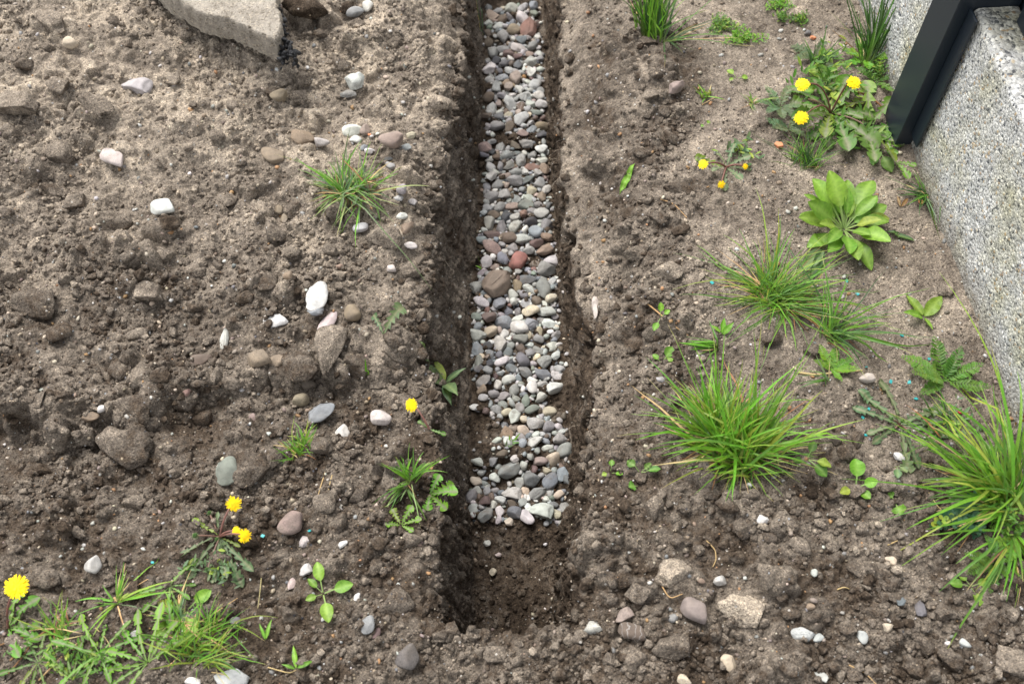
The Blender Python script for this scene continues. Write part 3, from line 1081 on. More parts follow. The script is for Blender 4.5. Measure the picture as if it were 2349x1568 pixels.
# ------------------------------------------------------------------ fence at the side: concrete boards, steel post, rail
def aggregate_material(name, scale, bright, seam=0.0):
    """Exposed aggregate concrete: each grain its own grey, white, tan or black, in a pale cement."""
    k = Nodes(name)
    vc = k.n.new('ShaderNodeTexVoronoi')
    vc.inputs['Scale'].default_value = scale
    warp = k.n.new('ShaderNodeTexNoise')
    warp.inputs['Scale'].default_value = scale * 0.9
    warp.inputs['Detail'].default_value = 2
    k.link(k.pos, warp.inputs['Vector'])
    va = k.n.new('ShaderNodeVectorMath')
    va.operation = 'MULTIPLY_ADD'
    k.link(warp.outputs['Color'], va.inputs[0])
    va.inputs[1].default_value = (0.9 / scale,) * 3
    k.link(k.pos, va.inputs[2])
    k.link(va.outputs[0], vc.inputs['Vector'])
    sep = k.n.new('ShaderNodeSeparateColor')
    k.link(vc.outputs['Color'], sep.inputs[0])
    b = bright
    grain = k.ramp(sep.outputs[0], [(0.0, (.06 * b, .062 * b, .068 * b)), (.08, (.12 * b, .124 * b, .128 * b)), (.18, (.27 * b, .265 * b, .25 * b)), (.5, (.39 * b, .385 * b, .36 * b)),
                                    (.80, (.52 * b, .51 * b, .475 * b)), (.93, (.64 * b, .625 * b, .58 * b)), (.955, (.40 * b, .31 * b, .19 * b)), (1.0, (.27 * b, .20 * b, .15 * b))])
    small = k.n.new('ShaderNodeTexVoronoi')
    small.inputs['Scale'].default_value = scale * 2.3
    k.link(k.pos, small.inputs['Vector'])
    sep2 = k.n.new('ShaderNodeSeparateColor')
    k.link(small.outputs['Color'], sep2.inputs[0])
    fine = k.ramp(sep2.outputs[1], [(0.0, (.08 * b, .08 * b, .085 * b)), (.3, (.28 * b, .28 * b, .27 * b)), (1.0, (.50 * b, .50 * b, .48 * b))])
    cement = k.math('GREATER_THAN', vc.outputs['Distance'], 0.58)
    c = k.mix(cement, grain, fine)
    algae = k.ramp(k.noise(7, 4, 0.6), [(0.46, 0.0), (0.68, 0.75)])
    c = k.mix(algae, c, k.mix(1.0, c, (.80, .76, .50), 'MULTIPLY'))
    sx = k.n.new('ShaderNodeSeparateXYZ')
    k.link(k.pos, sx.inputs[0])
    low = k.math('SUBTRACT', 0.055, sx.outputs[2])
    splash = k.math('MULTIPLY', k.math('ADD', k.math('MULTIPLY', low, 16.0), k.math('MULTIPLY', k.math('SUBTRACT', k.noise(40, 5, .7), 0.5), 2.2)), 0.6, clamp=True)
    c = k.mix(splash, c, (.15, .125, .095))
    h = k.math('ADD', k.math('MULTIPLY', vc.outputs['Distance'], -1.0), k.math('MULTIPLY', small.outputs['Distance'], -0.3))
    k.bump(h, 0.0019, 1.0)
    return k, c


def build_fence():
    ka, ca = aggregate_material('exposed_aggregate', 185, 1.05)
    m_face = ka.out(ca, 0.75, 0.3)
    kb, cb = aggregate_material('coarse_aggregate', 135, 0.95)
    m_top = kb.out(cb, 0.7, 0.3)
    ks = Nodes('anthracite_steel')
    dust = ks.ramp(ks.noise(160, 3, 0.7), [(0.62, 0.0), (0.75, 1.0)])
    cs = ks.mix(ks.math('MULTIPLY', dust, 0.20), (0.0120, 0.0175, 0.0250), (0.055, 0.060, 0.065))
    m_steel = ks.out(cs, 0.36, 0.5)
    # the fence line on the ground
    A, B = ground(1979.5, 0), ground(2340, 960)
    u = (B - A)
    u.z = 0
    u.normalize()
    nrm = Vector((-u.y, u.x, 0))              # towards the trench?
    if nrm.x > 0:
        nrm = -nrm
    P0 = ground(2105, 350)                    # where the post's lip meets the soil

    def local(obj_):
        obj_.matrix_world = Matrix(((u.x, -nrm.x, 0, P0.x), (u.y, -nrm.y, 0, P0.y), (0, 0, 1, 0), (0, 0, 0, 1)))

    def board(name, x0, x1, label, seed):
        """x along the fence (towards the viewer), y into the fence, z up; edges worn"""
        H, T, below, rad = 0.334, 0.085, -0.12, 0.012
        prof = [(0.0, below)]
        prof += [(0.0, z) for z in np.linspace(below, H - rad, 70)[1:]]
        prof += [(rad - rad * math.cos(a), H - rad + rad * math.sin(a)) for a in np.linspace(0, math.pi / 2, 7)[1:]]
        prof += [(y, H) for y in np.linspace(rad, T - rad, 12)[1:]]
        prof += [(T - rad + rad * math.sin(a), H - rad + rad * math.cos(a)) for a in np.linspace(0, math.pi / 2, 7)[1:]]
        prof += [(T, z) for z in np.linspace(H - rad, below, 20)[1:]]
        prof = np.array(prof)
        xs = np.linspace(x0, x1, max(8, int((x1 - x0) / 0.004)))
        nX, nP = len(xs), len(prof)
        V = np.zeros((nX, nP, 3))
        V[:, :, 0] = xs[:, None]
        V[:, :, 1] = prof[None, :, 0]
        V[:, :, 2] = prof[None, :, 1]
        q = fbm(V[:, :, 0], V[:, :, 1] * 2 + V[:, :, 2], 0.012, 2, seed) * 0.0011 + fbm(V[:, :, 0], V[:, :, 2], 0.05, 2, seed + 5) * 0.0012
        V[:, :, 1] += q
        V[:, :, 2] += q * 0.8
        # rounded ends
        idx = np.arange(nX * nP).reshape(nX, nP)
        F = np.stack([idx[:-1, :-1], idx[1:, :-1], idx[1:, 1:], idx[:-1, 1:]], 2).reshape(-1, 4)
        caps = []
        for row, flip in ((idx[0], False), (idx[-1], True)):
            n2 = nP // 2
            for i in range(n2 - 1):
                a, b, c, d = row[i], row[i + 1], row[nP - 2 - i], row[nP - 1 - i]
                caps.append([a, b, c, d] if flip else [d, c, b, a])
        me = mesh_from(name, V.reshape(-1, 3), [F, np.array(caps)], True, None, m_face)
        me.materials.append(m_top)
        z = V.reshape(-1, 3)[:, 2]
        mi = np.array([1 if V.reshape(-1, 3)[p[0], 2] > H - 0.006 else 0 for p in list(F) + caps], dtype=np.int32)
        me.polygons.foreach_set('material_index', mi)
        o = obj(name, me)
        local(o)
        tag(o, label, 'concrete panel', 'concrete boards of the fence')
        return o
    # near board ends where the photo's rust mark is
    e1 = (ground(2352, 985) - P0).length
    near = board('concrete_panel', -0.035, e1, 'near speckled concrete board of the fence, running out of view past the grass', 31)
    board('concrete_panel', -2.4, -0.115, 'far speckled concrete board of the fence, behind the dark steel post', 37)
    # rust at the near lower corner of the near board: a thin scab of iron stain
    kr = Nodes('rust')
    m_rust = kr.out(kr.mix(kr.noise(220, 4, .7), (.20, .075, .02), (.07, .03, .015)), 0.9, 0.1)
    rr = np.random.default_rng(9)
    vs, fs = [], []
    for i in range(70):
        cx, cz = e1 - 0.004 - abs(rr.normal()) * 0.007, 0.045 + rr.normal() * 0.02
        s = rr.uniform(.0008, .0028)
        b0 = len(vs)
        for a in range(6):
            vs.append((min(cx + s * math.cos(a * 1.047), e1 - .0005), -0.0022 - rr.uniform(0, .0004), cz + 1.8 * s * math.sin(a * 1.047)))
        vs.append((min(cx, e1 - .0005), -0.0034, cz))
        fs += [[b0 + a, b0 + (a + 1) % 6, b0 + 6] for a in range(6)]
    rust = obj('rust_stain', mesh_from('rust_stain', np.array(vs), np.array(fs), True, None, m_rust), near)

    def bar(name, pts, z0, z1, parent, mat, bev=0.0015):
        import bmesh
        bm = bmesh.new()
        lo = [bm.verts.new((x, y, z0)) for x, y in pts]
        f = bm.faces.new(lo)
        ext = bmesh.ops.extrude_face_region(bm, geom=[f])
        for v in ext['geom']:
            if isinstance(v, bmesh.types.BMVert):
                v.co.z = z1
        bmesh.ops.recalc_face_normals(bm, faces=bm.faces)
        bmesh.ops.bevel(bm, geom=[e for e in bm.edges], offset=bev, segments=2, affect='EDGES', profile=0.6)
        me = bpy.data.meshes.new(name)
        bm.to_mesh(me)
        bm.free()
        me.materials.append(mat)
        o = obj(name, me, parent)
        return o
    post = bpy.data.objects.new('fence_post', None)
    COL.objects.link(post)
    local(post)
    tag(post, 'dark anthracite folded steel fence post between the two concrete boards', 'fence post')
    # front sheet proud of the boards, web, lips that hold the boards, back sheet
    bar('front_sheet', [(-0.118, -0.034), (-0.033, -0.034), (-0.033, -0.002), (-0.041, -0.002), (-0.041, -0.028), (-0.118, -0.028)], -0.05, 1.9, post, m_steel)
    bar('side_web', [(-0.118, -0.0265), (-0.110, -0.0265), (-0.110, 0.085), (-0.118, 0.085)], -0.1, 1.9, post, m_steel)
    bar('holding_lip', [(-0.0315, -0.0110), (0.003, -0.0110), (0.003, -0.0060), (-0.0315, -0.0060)], 0.018, 0.338, post, m_steel, 0.0022)
    bar('web', [(-0.0400, 0.0), (-0.0370, 0.0), (-0.0370, 0.083), (-0.0400, 0.083)], -0.1, 1.9, post, m_steel, 0.001)
    bar('back_sheet', [(-0.117, 0.087), (0.003, 0.087), (0.003, 0.093), (-0.117, 0.093)], -0.1, 1.9, post, m_steel)
    # the fence above the boards: a dark sheet panel standing on the board's back edge
    pan = bpy.data.objects.new('metal_fence', None)
    COL.objects.link(pan)
    local(pan)
    tag(pan, 'dark steel fence panel standing on the near concrete board', 'fence')
    bar('bottom_rail', [(0.005, 0.060), (e1, 0.060), (e1, 0.084), (0.005, 0.084)], 0.3355, 0.380, pan, m_steel, 0.002)
    for i in range(9):
        z = 0.388 + i * 0.16
        bar('slat', [(0.005, 0.064), (e1, 0.064), (e1, 0.081), (0.005, 0.081)], z, z + 0.150, pan, m_steel, 0.002)


# ------------------------------------------------------------------ the broken slab at the far edge of the heap
def build_slab():
    kc = Nodes('worn_concrete')
    c = kc.ramp(kc.noise(30, 5, .65), [(.3, (.185, .160, .128)), (.7, (.315, .280, .232))])
    vc = kc.n.new('ShaderNodeTexVoronoi')
    vc.inputs['Scale'].default_value = 300
    kc.link(kc.pos, vc.inputs['Vector'])
    sp = kc.n.new('ShaderNodeSeparateColor')
    kc.link(vc.outputs['Color'], sp.inputs[0])
    c = kc.mix(.8, c, kc.mix(1.0, c, kc.ramp(sp.outputs[0], [(0, (.45, .42, .38)), (.2, (.9, .9, .9)), (.8, (1.1, 1.1, 1.1)), (1, (1.5, 1.45, 1.35))]), 'MULTIPLY'))
    kc.bump(kc.math('ADD', kc.noise(260, 5, .7), kc.math('MULTIPLY', vc.outputs['Distance'], -.6)), .002, 1)
    m_c = kc.out(c, .9, .15)
    kt = Nodes('bitumen')
    kt.bump(kt.noise(300, 4, .7), .003, 1)
    m_t = kt.out((.012, .012, .013), .55, .4)
    ztop = 0.086
    outline = [(385, -12), (420, 4), (448, 24), (480, 34), (524, 42), (560, 58), (600, 78), (630, 92), (638, 80), (646, 66), (644, 40), (634, 0), (626, -60), (600, -150), (480, -190), (380, -170), (300, -90)]
    print('SLAB ground', [round(hit(a, b)[0].z, 3) for a, b in ((400, 60), (520, 110), (600, 150), (680, 100), (500, 5))])
    pts = [ground(a, b, ztop) for a, b in outline]
    pts = [Vector((p.x, p.y)) for p in pts]
    # finer, ragged outline
    fine = []
    r = np.random.default_rng(3)
    for i, p in enumerate(pts):
        q = pts[(i + 1) % len(pts)]
        n = max(2, int((q - p).length / 0.006))
        for k in range(n):
            s = p.lerp(q, k / n)
            fine.append(s + Vector((r.normal(), r.normal())) * 0.0016)
    cen = sum(fine, Vector((0, 0))) / len(fine)
    N = len(fine)
    V, F = [], []
    rings = [(1.0, -0.060, 0.004), (1.004, -0.03, 0.004), (1.002, -0.010, 0.003), (0.992, -0.003, 0.001), (0.975, 0.0, 0.0008)] + [(0.96, 0.0, 0.0005)]
    for s, dz, j in rings:
        for i, p in enumerate(fine):
            q = cen + (p - cen) * s
            x, y = q.x, q.y
            if s > .99:
                x += 0.0016 * float(perlin(np.array([i * .37]), np.array([dz * 200]), 8)[0])
            V.append((x, y, ztop + dz))
    V = np.array(V)
    V[:, 2] += fbm(V[:, 0], V[:, 1], .05, 3, 66) * .0022 + fbm(V[:, 0], V[:, 1], .010, 2, 67) * .0010
    V[:, :2] += np.stack([fbm(V[:, 0] * 3, V[:, 2] * 3, .03, 2, 68), fbm(V[:, 1] * 3, V[:, 2] * 3, .03, 2, 69)], 1) * .0015
    idx = np.arange(len(V)).reshape(len(rings), N)
    nx = np.roll(idx, -1, 1)
    F = np.stack([idx[:-1], nx[:-1], nx[1:], idx[1:]], 2).reshape(-1, 4)
    V[-N:, 2] = ztop
    me = mesh_from('concrete_slab', V, [F, idx[-1][None, :]], True, None, m_c)
    o = obj('concrete_slab', me)
    tag(o, 'broken pale concrete slab lying at the far edge of the heap', 'slab')
    LANDMARKS.append((cen.x, cen.y, 'the broken slab'))
    # tar along its broken end
    tar_pts = [(642, 18), (648, 45), (652, 72), (656, 86), (652, 104), (664, 112), (676, 122), (650, 124)]
    Vt, Ft, base = [], [], 0
    for k, (a, b) in enumerate(tar_pts):
        g = ground(a, b, ztop - .03)
        for m in range(14):
            v, f = clod_shape(7000 + k * 17 + m, 2)
            s = r.uniform(.004, .013)
            e = np.array(Euler((r.uniform(0, 6), r.uniform(0, 6), r.uniform(0, 6))).to_matrix())
            Vt.append((v * [s * 1.6, s, s * .7]) @ e.T + np.array([g.x - .004 + r.normal() * .004, g.y + r.normal() * .008, g.z - .01 + r.normal() * .010]))
            Ft.append(f + base)
            base += len(v)
    obj('bitumen_edge', mesh_from('bitumen_edge', np.concatenate(Vt), np.concatenate(Ft), True, None, m_t), o)


build_fence()
build_slab()

# ------------------------------------------------------------------ plants
def leaf_material(name, rough=0.5, trans=0.25):
    k = Nodes(name)
    c = k.attr('tint', 'Color')
    tone = k.noise(140, 3, 0.6)
    c = k.mix(1.0, c, k.ramp(tone, [(0.3, (0.80, 0.82, 0.8)), (0.5, (1, 1, 1)), (0.75, (1.15, 1.13, 1.05))]), 'MULTIPLY')
    k.bump(k.noise(380, 3, 0.6), 0.0006, 0.6)
    k.out(c, rough, 0.35)
    tr = k.n.new('ShaderNodeBsdfTranslucent')
    k.link(k.mix(1.0, c, (1.5, 1.6, 0.7), 'MULTIPLY'), tr.inputs['Color'])
    mx = k.n.new('ShaderNodeMixShader')
    mx.inputs[0].default_value = trans
    out = [n for n in k.n if n.type == 'OUTPUT_MATERIAL'][0]
    k.link(k.b.outputs[0], mx.inputs[1])
    k.link(tr.outputs[0], mx.inputs[2])
    k.link(mx.outputs[0], out.inputs['Surface'])
    return k.m


MAT['leaf'] = leaf_material('green_leaf', 0.5, 0.28)
MAT['blade'] = leaf_material('grass_blade', 0.45, 0.25)
MAT['petal'] = leaf_material('petal', 0.6, 0.30)
MAT['straw'] = leaf_material('straw', 0.7, 0.1)

GREEN = {'bright': (.110, .255, .018), 'mid': (.074, .165, .020), 'deep': (.034, .082, .016), 'yellowish': (.19, .26, .035), 'grey': (.095, .15, .065), 'blue': (.045, .115, .055),
         'fresh': (.135, .255, .026), 'straw': (.42, .30, .14), 'rust': (.22, .11, .045), 'pale': (.22, .29, .10)}
YELLOW, AMBER = (.92, .70, .004), (.86, .50, .003)


class Mesher:
    def __init__(self):
        self.v, self.f3, self.f4, self.c, self.n = [], [], [], [], 0

    def add(self, v, f, c):
        f = np.asarray(f) + self.n
        (self.f4 if f.shape[1] == 4 else self.f3).append(f)
        self.v.append(np.asarray(v, dtype=float))
        c = np.asarray(c, dtype=float)
        self.c.append(np.repeat(c[None, :], len(v), 0) if c.ndim == 1 else c)
        self.n += len(v)

    def build(self, name, mat, parent=None):
        if not self.n:
            return None
        fs = [np.concatenate(q) for q in (self.f4, self.f3) if q]
        V = np.concatenate(self.v)
        if parent is not None:
            V = V - np.array(parent.location)
        me = mesh_from(name, V, fs, True, None, mat, np.clip(np.concatenate(self.c), 0, 1))
        return obj(name, me, parent)


def spine(base, az, e0, droop, length, n, r, floor=True, wob=0.0):
    """Centre line of a blade: leaves the base at elevation e0 and bends down; lies on the soil where it meets it."""
    p = np.array(base, dtype=float)
    pts, dirs = [p.copy()], []
    a = az
    for i in range(n):
        t = (i + 0.5) / n
        e = e0 - droop * t ** 1.3
        a += r.normal() * wob
        d = np.array([math.cos(a) * math.cos(e), math.sin(a) * math.cos(e), math.sin(e)])
        p = p + d * (length / n)
        if floor:
            z = drop(p[0], p[1]) + 0.0025 + 0.002 * r.random()
            if p[2] < z:
                p[2] = z
        pts.append(p.copy())
        dirs.append(d)
    return np.array(pts)


def ribbon(m, pts, widths, colors, fold=0.25, twist=0.0):
    """A blade with a keel: three vertices across."""
    n = len(pts)
    tan = np.gradient(pts, axis=0)
    tan /= np.linalg.norm(tan, axis=1, keepdims=True) + 1e-9
    side = np.cross(tan, np.array([0, 0, 1.0]))
    bad = np.linalg.norm(side, axis=1) < 1e-3
    side[bad] = (1, 0, 0)
    side /= np.linalg.norm(side, axis=1, keepdims=True)
    up = np.cross(side, tan)
    if twist:
        t = np.linspace(0, twist, n)[:, None]
        side, up = side * np.cos(t) + up * np.sin(t), up * np.cos(t) - side * np.sin(t)
    w = np.asarray(widths)[:, None]
    V = np.stack([pts - side * w / 2 + up * w * fold, pts, pts + side * w / 2 + up * w * fold], 1).reshape(-1, 3)
    idx = np.arange(n * 3).reshape(n, 3)
    F = np.concatenate([np.stack([idx[:-1, k], idx[:-1, k + 1], idx[1:, k + 1], idx[1:, k]], 1) for k in (0, 1)])
    C = np.repeat(np.asarray(colors)[:, None, :], 3, 1).reshape(-1, 3)
    m.add(V, F, C)


def tube(m, pts, rad, color, k=6):
    pts = np.asarray(pts, dtype=float)
    n = len(pts)
    tan = np.gradient(pts, axis=0)
    tan /= np.linalg.norm(tan, axis=1, keepdims=True) + 1e-9
    ref = np.where(np.abs(tan[:, 2:3]) > 0.9, np.array([[1.0, 0, 0]]), np.array([[0, 0, 1.0]]))
    a = np.cross(tan, ref)
    a /= np.linalg.norm(a, axis=1, keepdims=True)
    b = np.cross(tan, a)
    rad = np.broadcast_to(np.asarray(rad, dtype=float), (n,))[:, None]
    V = np.stack([pts + rad * (a * math.cos(t) + b * math.sin(t)) for t in np.linspace(0, 2 * math.pi, k, endpoint=False)], 1).reshape(-1, 3)
    idx = np.arange(n * k).reshape(n, k)
    nx = np.roll(idx, -1, 1)
    F = np.stack([idx[:-1], nx[:-1], nx[1:], idx[1:]], 2).reshape(-1, 4)
    m.add(V, F, color if np.ndim(color) == 1 else np.repeat(np.asarray(color), k, 0))


def vary(c, r, a=0.18):
    g = 1 + r.uniform(-a, a)
    return np.array([c[0] * g * (1 + r.uniform(-.15, .2)), c[1] * g, c[2] * g])


def root(name, px, py, label, cat, group=None):
    loc, nor = hit(px, py)
    o = bpy.data.objects.new(name, None)
    COL.objects.link(o)
    o.location = loc
    tag(o, label, cat, group)
    USED_LABELS[label] = 1
    return o, loc


def scale_at(loc):
    return pixel(loc)[2] / FPX


def grass(px, py, n, lmin, lmax, label, az0=90, spread=180, e=(35, 85), droop=(30, 95), width=5.0, hues=('bright', 'mid', 'yellowish'), dry=0.12, clump=14, seed=1, wob=0.03, short=None):
    o, loc = root('grass_tuft', px, py, label, 'grass', 'grass tufts on the bare soil')
    r = np.random.default_rng(seed + int(px + py))
    s = scale_at(loc)
    green, dead = Mesher(), Mesher()
    n = int(n * 1.2)
    subs = [(r.normal() * clump * .55, r.normal() * clump * .45, az0 + r.uniform(-spread, spread) * .6, r.uniform(.7, 1.15)) for _ in range(max(2, n // 28))]
    for i in range(n):
        sb = subs[r.integers(len(subs))]
        az = R(az0 + r.uniform(-spread, spread)) if r.random() < .45 else R(sb[2] + r.normal() * 38)
        e0 = R(r.uniform(*e))
        L = r.uniform(lmin, lmax) * s * (0.42 + 0.58 * r.random() ** 0.7) * (1.3 if r.random() < .10 else 1) * sb[3]
        b = np.array(loc) + np.array([sb[0] + r.normal() * clump * .3, sb[1] + r.normal() * clump * .25, 0]) * s
        b[2] = drop(b[0], b[1]) - 0.003
        isdry = r.random() < dry
        if isdry:
            e0, L = R(r.uniform(5, 40)), L * .75
        pts = spine(b, az, e0, R(r.uniform(*droop) * r.choice([.6, 1, 1.35])), L, 10, r, True, wob * 1.8)
        if r.random() < .13 and len(pts) > 6:          # a bent blade
            q = r.integers(3, 8)
            ax = r.normal(size=3) * np.array([1, 1, .4])
            for j in range(q, len(pts)):
                pts[j] = pts[j] + ax * (j - q) * L * .035 - np.array([0, 0, 1]) * (j - q) * L * .05
                pts[j][2] = max(pts[j][2], drop(pts[j][0], pts[j][1]) + .003)
        t = np.linspace(0, 1, len(pts))
        w = width * s * r.choice([.42, .58, .8]) * r.uniform(.85, 1.15) * np.minimum(1, 0.45 + 2.4 * t) * (1 - t ** 3) + 0.00025
        if isdry:
            c0 = vary(GREEN[r.choice(['straw', 'rust', 'straw'])], r)
            C = np.repeat(c0[None], len(t), 0)
            ribbon(dead, pts, w * .7, C, .2, r.normal() * .8)
        else:
            c0 = vary(GREEN[r.choice(hues)], r, .25)
            cb = np.array((.24, .26, .09))
            tipc = np.array(GREEN['straw']) if r.random() < .25 else c0
            kb = np.clip(1 - t * 5, 0, 1)[:, None] * .7
            kt = np.clip((t - .82) * 5, 0, 1)[:, None]
            C = c0[None] * (1 - kb) + cb[None] * kb
            C = C * (1 - kt) + tipc[None] * kt
            ribbon(green, pts, w, C, .22, r.normal() * .5)
    green.build('green_blades', MAT['blade'], o)
    dead.build('dry_blades', MAT['straw'], o)
    if short:
        LANDMARKS.append((loc.x, loc.y, short))
    return o


def leaf_outline(kind, t, r):
    if kind == 'spoon':          # long stalk, broad rounded blade
        blade = np.clip((t - .36) / .64, 0, 1)
        w = np.sin(np.pi * blade ** 0.85) ** 0.75 * np.where(t < .36, 0, 1)
        return np.maximum(w, .10 * (t < .97)), np.zeros_like(t)
    if kind == 'oval':
        return np.maximum(np.sin(np.pi * np.clip(t, 0, 1) ** .8) ** .8, .06), np.zeros_like(t)
    if kind == 'lance':
        return np.maximum(np.sin(np.pi * t ** .75) ** 1.1, .05), np.zeros_like(t)
    # runcinate: teeth that point back to the base, a bigger lobe at the tip
    nl = 5.5
    ph = t * nl
    saw = 1 - (ph - np.floor(ph))
    env = 0.30 + 0.70 * np.clip(t * 1.2, 0, 1)
    w = env * (0.22 + 0.78 * saw ** 1.3)
    tip = t > .80
    w = np.where(tip, np.sqrt(np.maximum(0, 1 - ((t - .83) / .17) ** 2)) * .95, w)
    w = np.where(t < .12, .12, w)
    back = -0.055 * np.clip(w, 0, 1)
    return w, back


def leaf(parent, base, az, e0, droop, L, W, kind, color, r, vein=None, n=None, cup=0.25, name='leaf', mat=None, floor=True):
    n = n or (44 if kind == 'lobed' else 30)
    pts = spine(base, az, e0, droop, L, n, r, floor, 0.015)
    t = np.linspace(0, 1, n + 1)
    w, back = leaf_outline(kind, t, r)
    w = w * W / 2
    tan = np.gradient(pts, axis=0)
    tan /= np.linalg.norm(tan, axis=1, keepdims=True) + 1e-9
    side = np.cross(tan, np.array([0, 0, 1.0]))
    side /= np.linalg.norm(side, axis=1, keepdims=True) + 1e-9
    up = np.cross(side, tan)
    roll = r.normal() * .25
    side, up = side * math.cos(roll) + up * math.sin(roll), up * math.cos(roll) - side * math.sin(roll)
    across = np.array([-1, -.55, -.055, 0, .055, .55, 1])
    vein = np.array(vein if vein is not None else color) if vein is not None else np.array(color) * 1.0 + np.array([.10, .10, .06])
    V, C = [], []
    wav = r.uniform(0, 6.28)
    for a in across:
        off = side * (w * a)[:, None] + up * (cup * w * a * a)[:, None] + tan * (back * abs(a) * L)[:, None]
        off = off + up * (0.10 * W * .5 * abs(a) * np.sin(t * 17 + wav + a * 2))[:, None] * (w / (W / 2))[:, None]
        V.append(pts + off)
        cc = vein if abs(a) <= .1 else np.array(color) * (1.0 if abs(a) < .9 else .93)
        rib = 1 + .13 * np.sin(t * 62 - abs(a) * 7) * (abs(a) > .1) * (kind != 'lobed')
        stalk = np.clip(1 - (t - .30) * 9, 0, 1)[:, None] * (.6 if kind == 'spoon' else 0)
        cc = cc[None] * rib[:, None]
        C.append(cc * (1 - stalk) + np.array((.26, .33, .14))[None] * stalk)
    V = np.stack(V, 1)
    C = np.stack(C, 1)
    nA = len(across)
    idx = np.arange((n + 1) * nA).reshape(n + 1, nA)
    F = np.concatenate([np.stack([idx[:-1, k], idx[:-1, k + 1], idx[1:, k + 1], idx[1:, k]], 1) for k in range(nA - 1)])
    m = Mesher()
    m.add(V.reshape(-1, 3), F, C.reshape(-1, 3))
    return m.build(name, mat or MAT['leaf'], parent)


def flower_head(parent, center, normal, rad, r, fade=0.0, name='flower_head', rows=5):
    """Dandelion: rows of strap petals, the inner ones shorter and steeper, over a green cup."""
    nz = Vector(normal).normalized()
    q = nz.to_track_quat('Z', 'Y').to_matrix()
    Mq = np.array(q)
    m = Mesher()
    ce = np.array(center)
    for k in range(rows):
        cnt = 34 - 4 * k
        Rk = rad * (1 - .17 * k)
        el = R(6 + 17 * k)
        for i in range(cnt):
            if r.random() < fade * .5:
                continue
            a = 2 * math.pi * (i + r.uniform(-.35, .35)) / cnt + k * .4
            L = Rk * r.uniform(.86, 1.06)
            w = rad * .135 * r.uniform(.8, 1.15)
            e = el + r.normal() * .10 - fade * .3
            ca, sa = math.cos(a), math.sin(a)
            pts = []
            for t in np.linspace(0.08, 1, 5):
                bend = e * (1 - .55 * t)
                pts.append((ca * L * t * math.cos(bend), sa * L * t * math.cos(bend), L * t * math.sin(bend) + rad * .10 * k * (1 - t) * .6))
            pts = np.array(pts)
            sd = np.array([-sa, ca, 0])
            ws = w * np.array([.5, .8, 1, 1, .72])
            V = np.stack([pts - sd * ws[:, None] / 2, pts + sd * ws[:, None] / 2], 1).reshape(-1, 3)
            idx = np.arange(10).reshape(5, 2)
            F = np.stack([idx[:-1, 0], idx[:-1, 1], idx[1:, 1], idx[1:, 0]], 1)
            mixk = .02 + .13 * k + .3 * fade
            col = vary(np.array(YELLOW) * (1 - mixk) + np.array(AMBER) * mixk, r, .08)
            m.add(V @ Mq.T + ce, F, col)
    o = m.build(name, MAT['petal'], parent)
    cup = Mesher()
    pts = [ce - np.array(nz) * rad * d for d in (.55, .42, .2, .02)]
    tube(cup, pts, np.array([.14, .30, .34, .30]) * rad, np.array((.075, .14, .03)), 9)
    for i in range(12):
        a = i * .5236 + .1
        d0 = Mq @ np.array([math.cos(a), math.sin(a), 0])
        p = np.array([ce - np.array(nz) * rad * .45 + d0 * rad * .28, ce - np.array(nz) * rad * .55 + d0 * rad * .48, ce - np.array(nz) * rad * .72 + d0 * rad * .55])
        ribbon(cup, p, [rad * .14, rad * .11, rad * .02], np.repeat(np.array([[.09, .16, .04]]), 3, 0))
    m2 = cup
    if m2.n:
        V = np.concatenate(m2.v) - np.array(parent.location)
        me = mesh_from('calyx', V, [np.concatenate(q_) for q_ in (m2.f4, m2.f3) if q_], True, None, MAT['leaf'], np.concatenate(m2.c))
        obj('calyx', me, o)
    return o


def arc(a, b, lift, n=9):
    """A curved stalk from a to b that bows by lift."""
    a, b = np.array(a, dtype=float), np.array(b, dtype=float)
    t = np.linspace(0, 1, n)[:, None]
    return a * (1 - t) + b * t + np.array([0, 0, lift]) * (4 * t * (1 - t))


def bud(parent, p, s, r):
    m = Mesher()
    p = np.array(p)
    tube(m, [p + np.array([0, 0, z]) * s for z in (-.5, -.3, 0, .35, .6)], np.array([.10, .42, .55, .42, .12]) * s, np.array((.06, .125, .03)), 9)
    for i in range(9):
        a = i * .7
        d = np.array([math.cos(a), math.sin(a), 0])
        ribbon(m, np.array([p + d * s * .45 - [0, 0, .25 * s], p + d * s * .75 - [0, 0, .3 * s], p + d * s * .9 - [0, 0, .5 * s]]), [s * .2, s * .15, s * .02], np.repeat([(.10, .17, .05)], 3, 0))
    return m.build('bud', MAT['leaf'], parent)


def above(px, py, h):
    """The point seen at (px, py) that stands h metres over the soil there."""
    loc, _ = hit(px, py)
    d = (CAM - loc).normalized()
    return loc + d * (h / d.z)


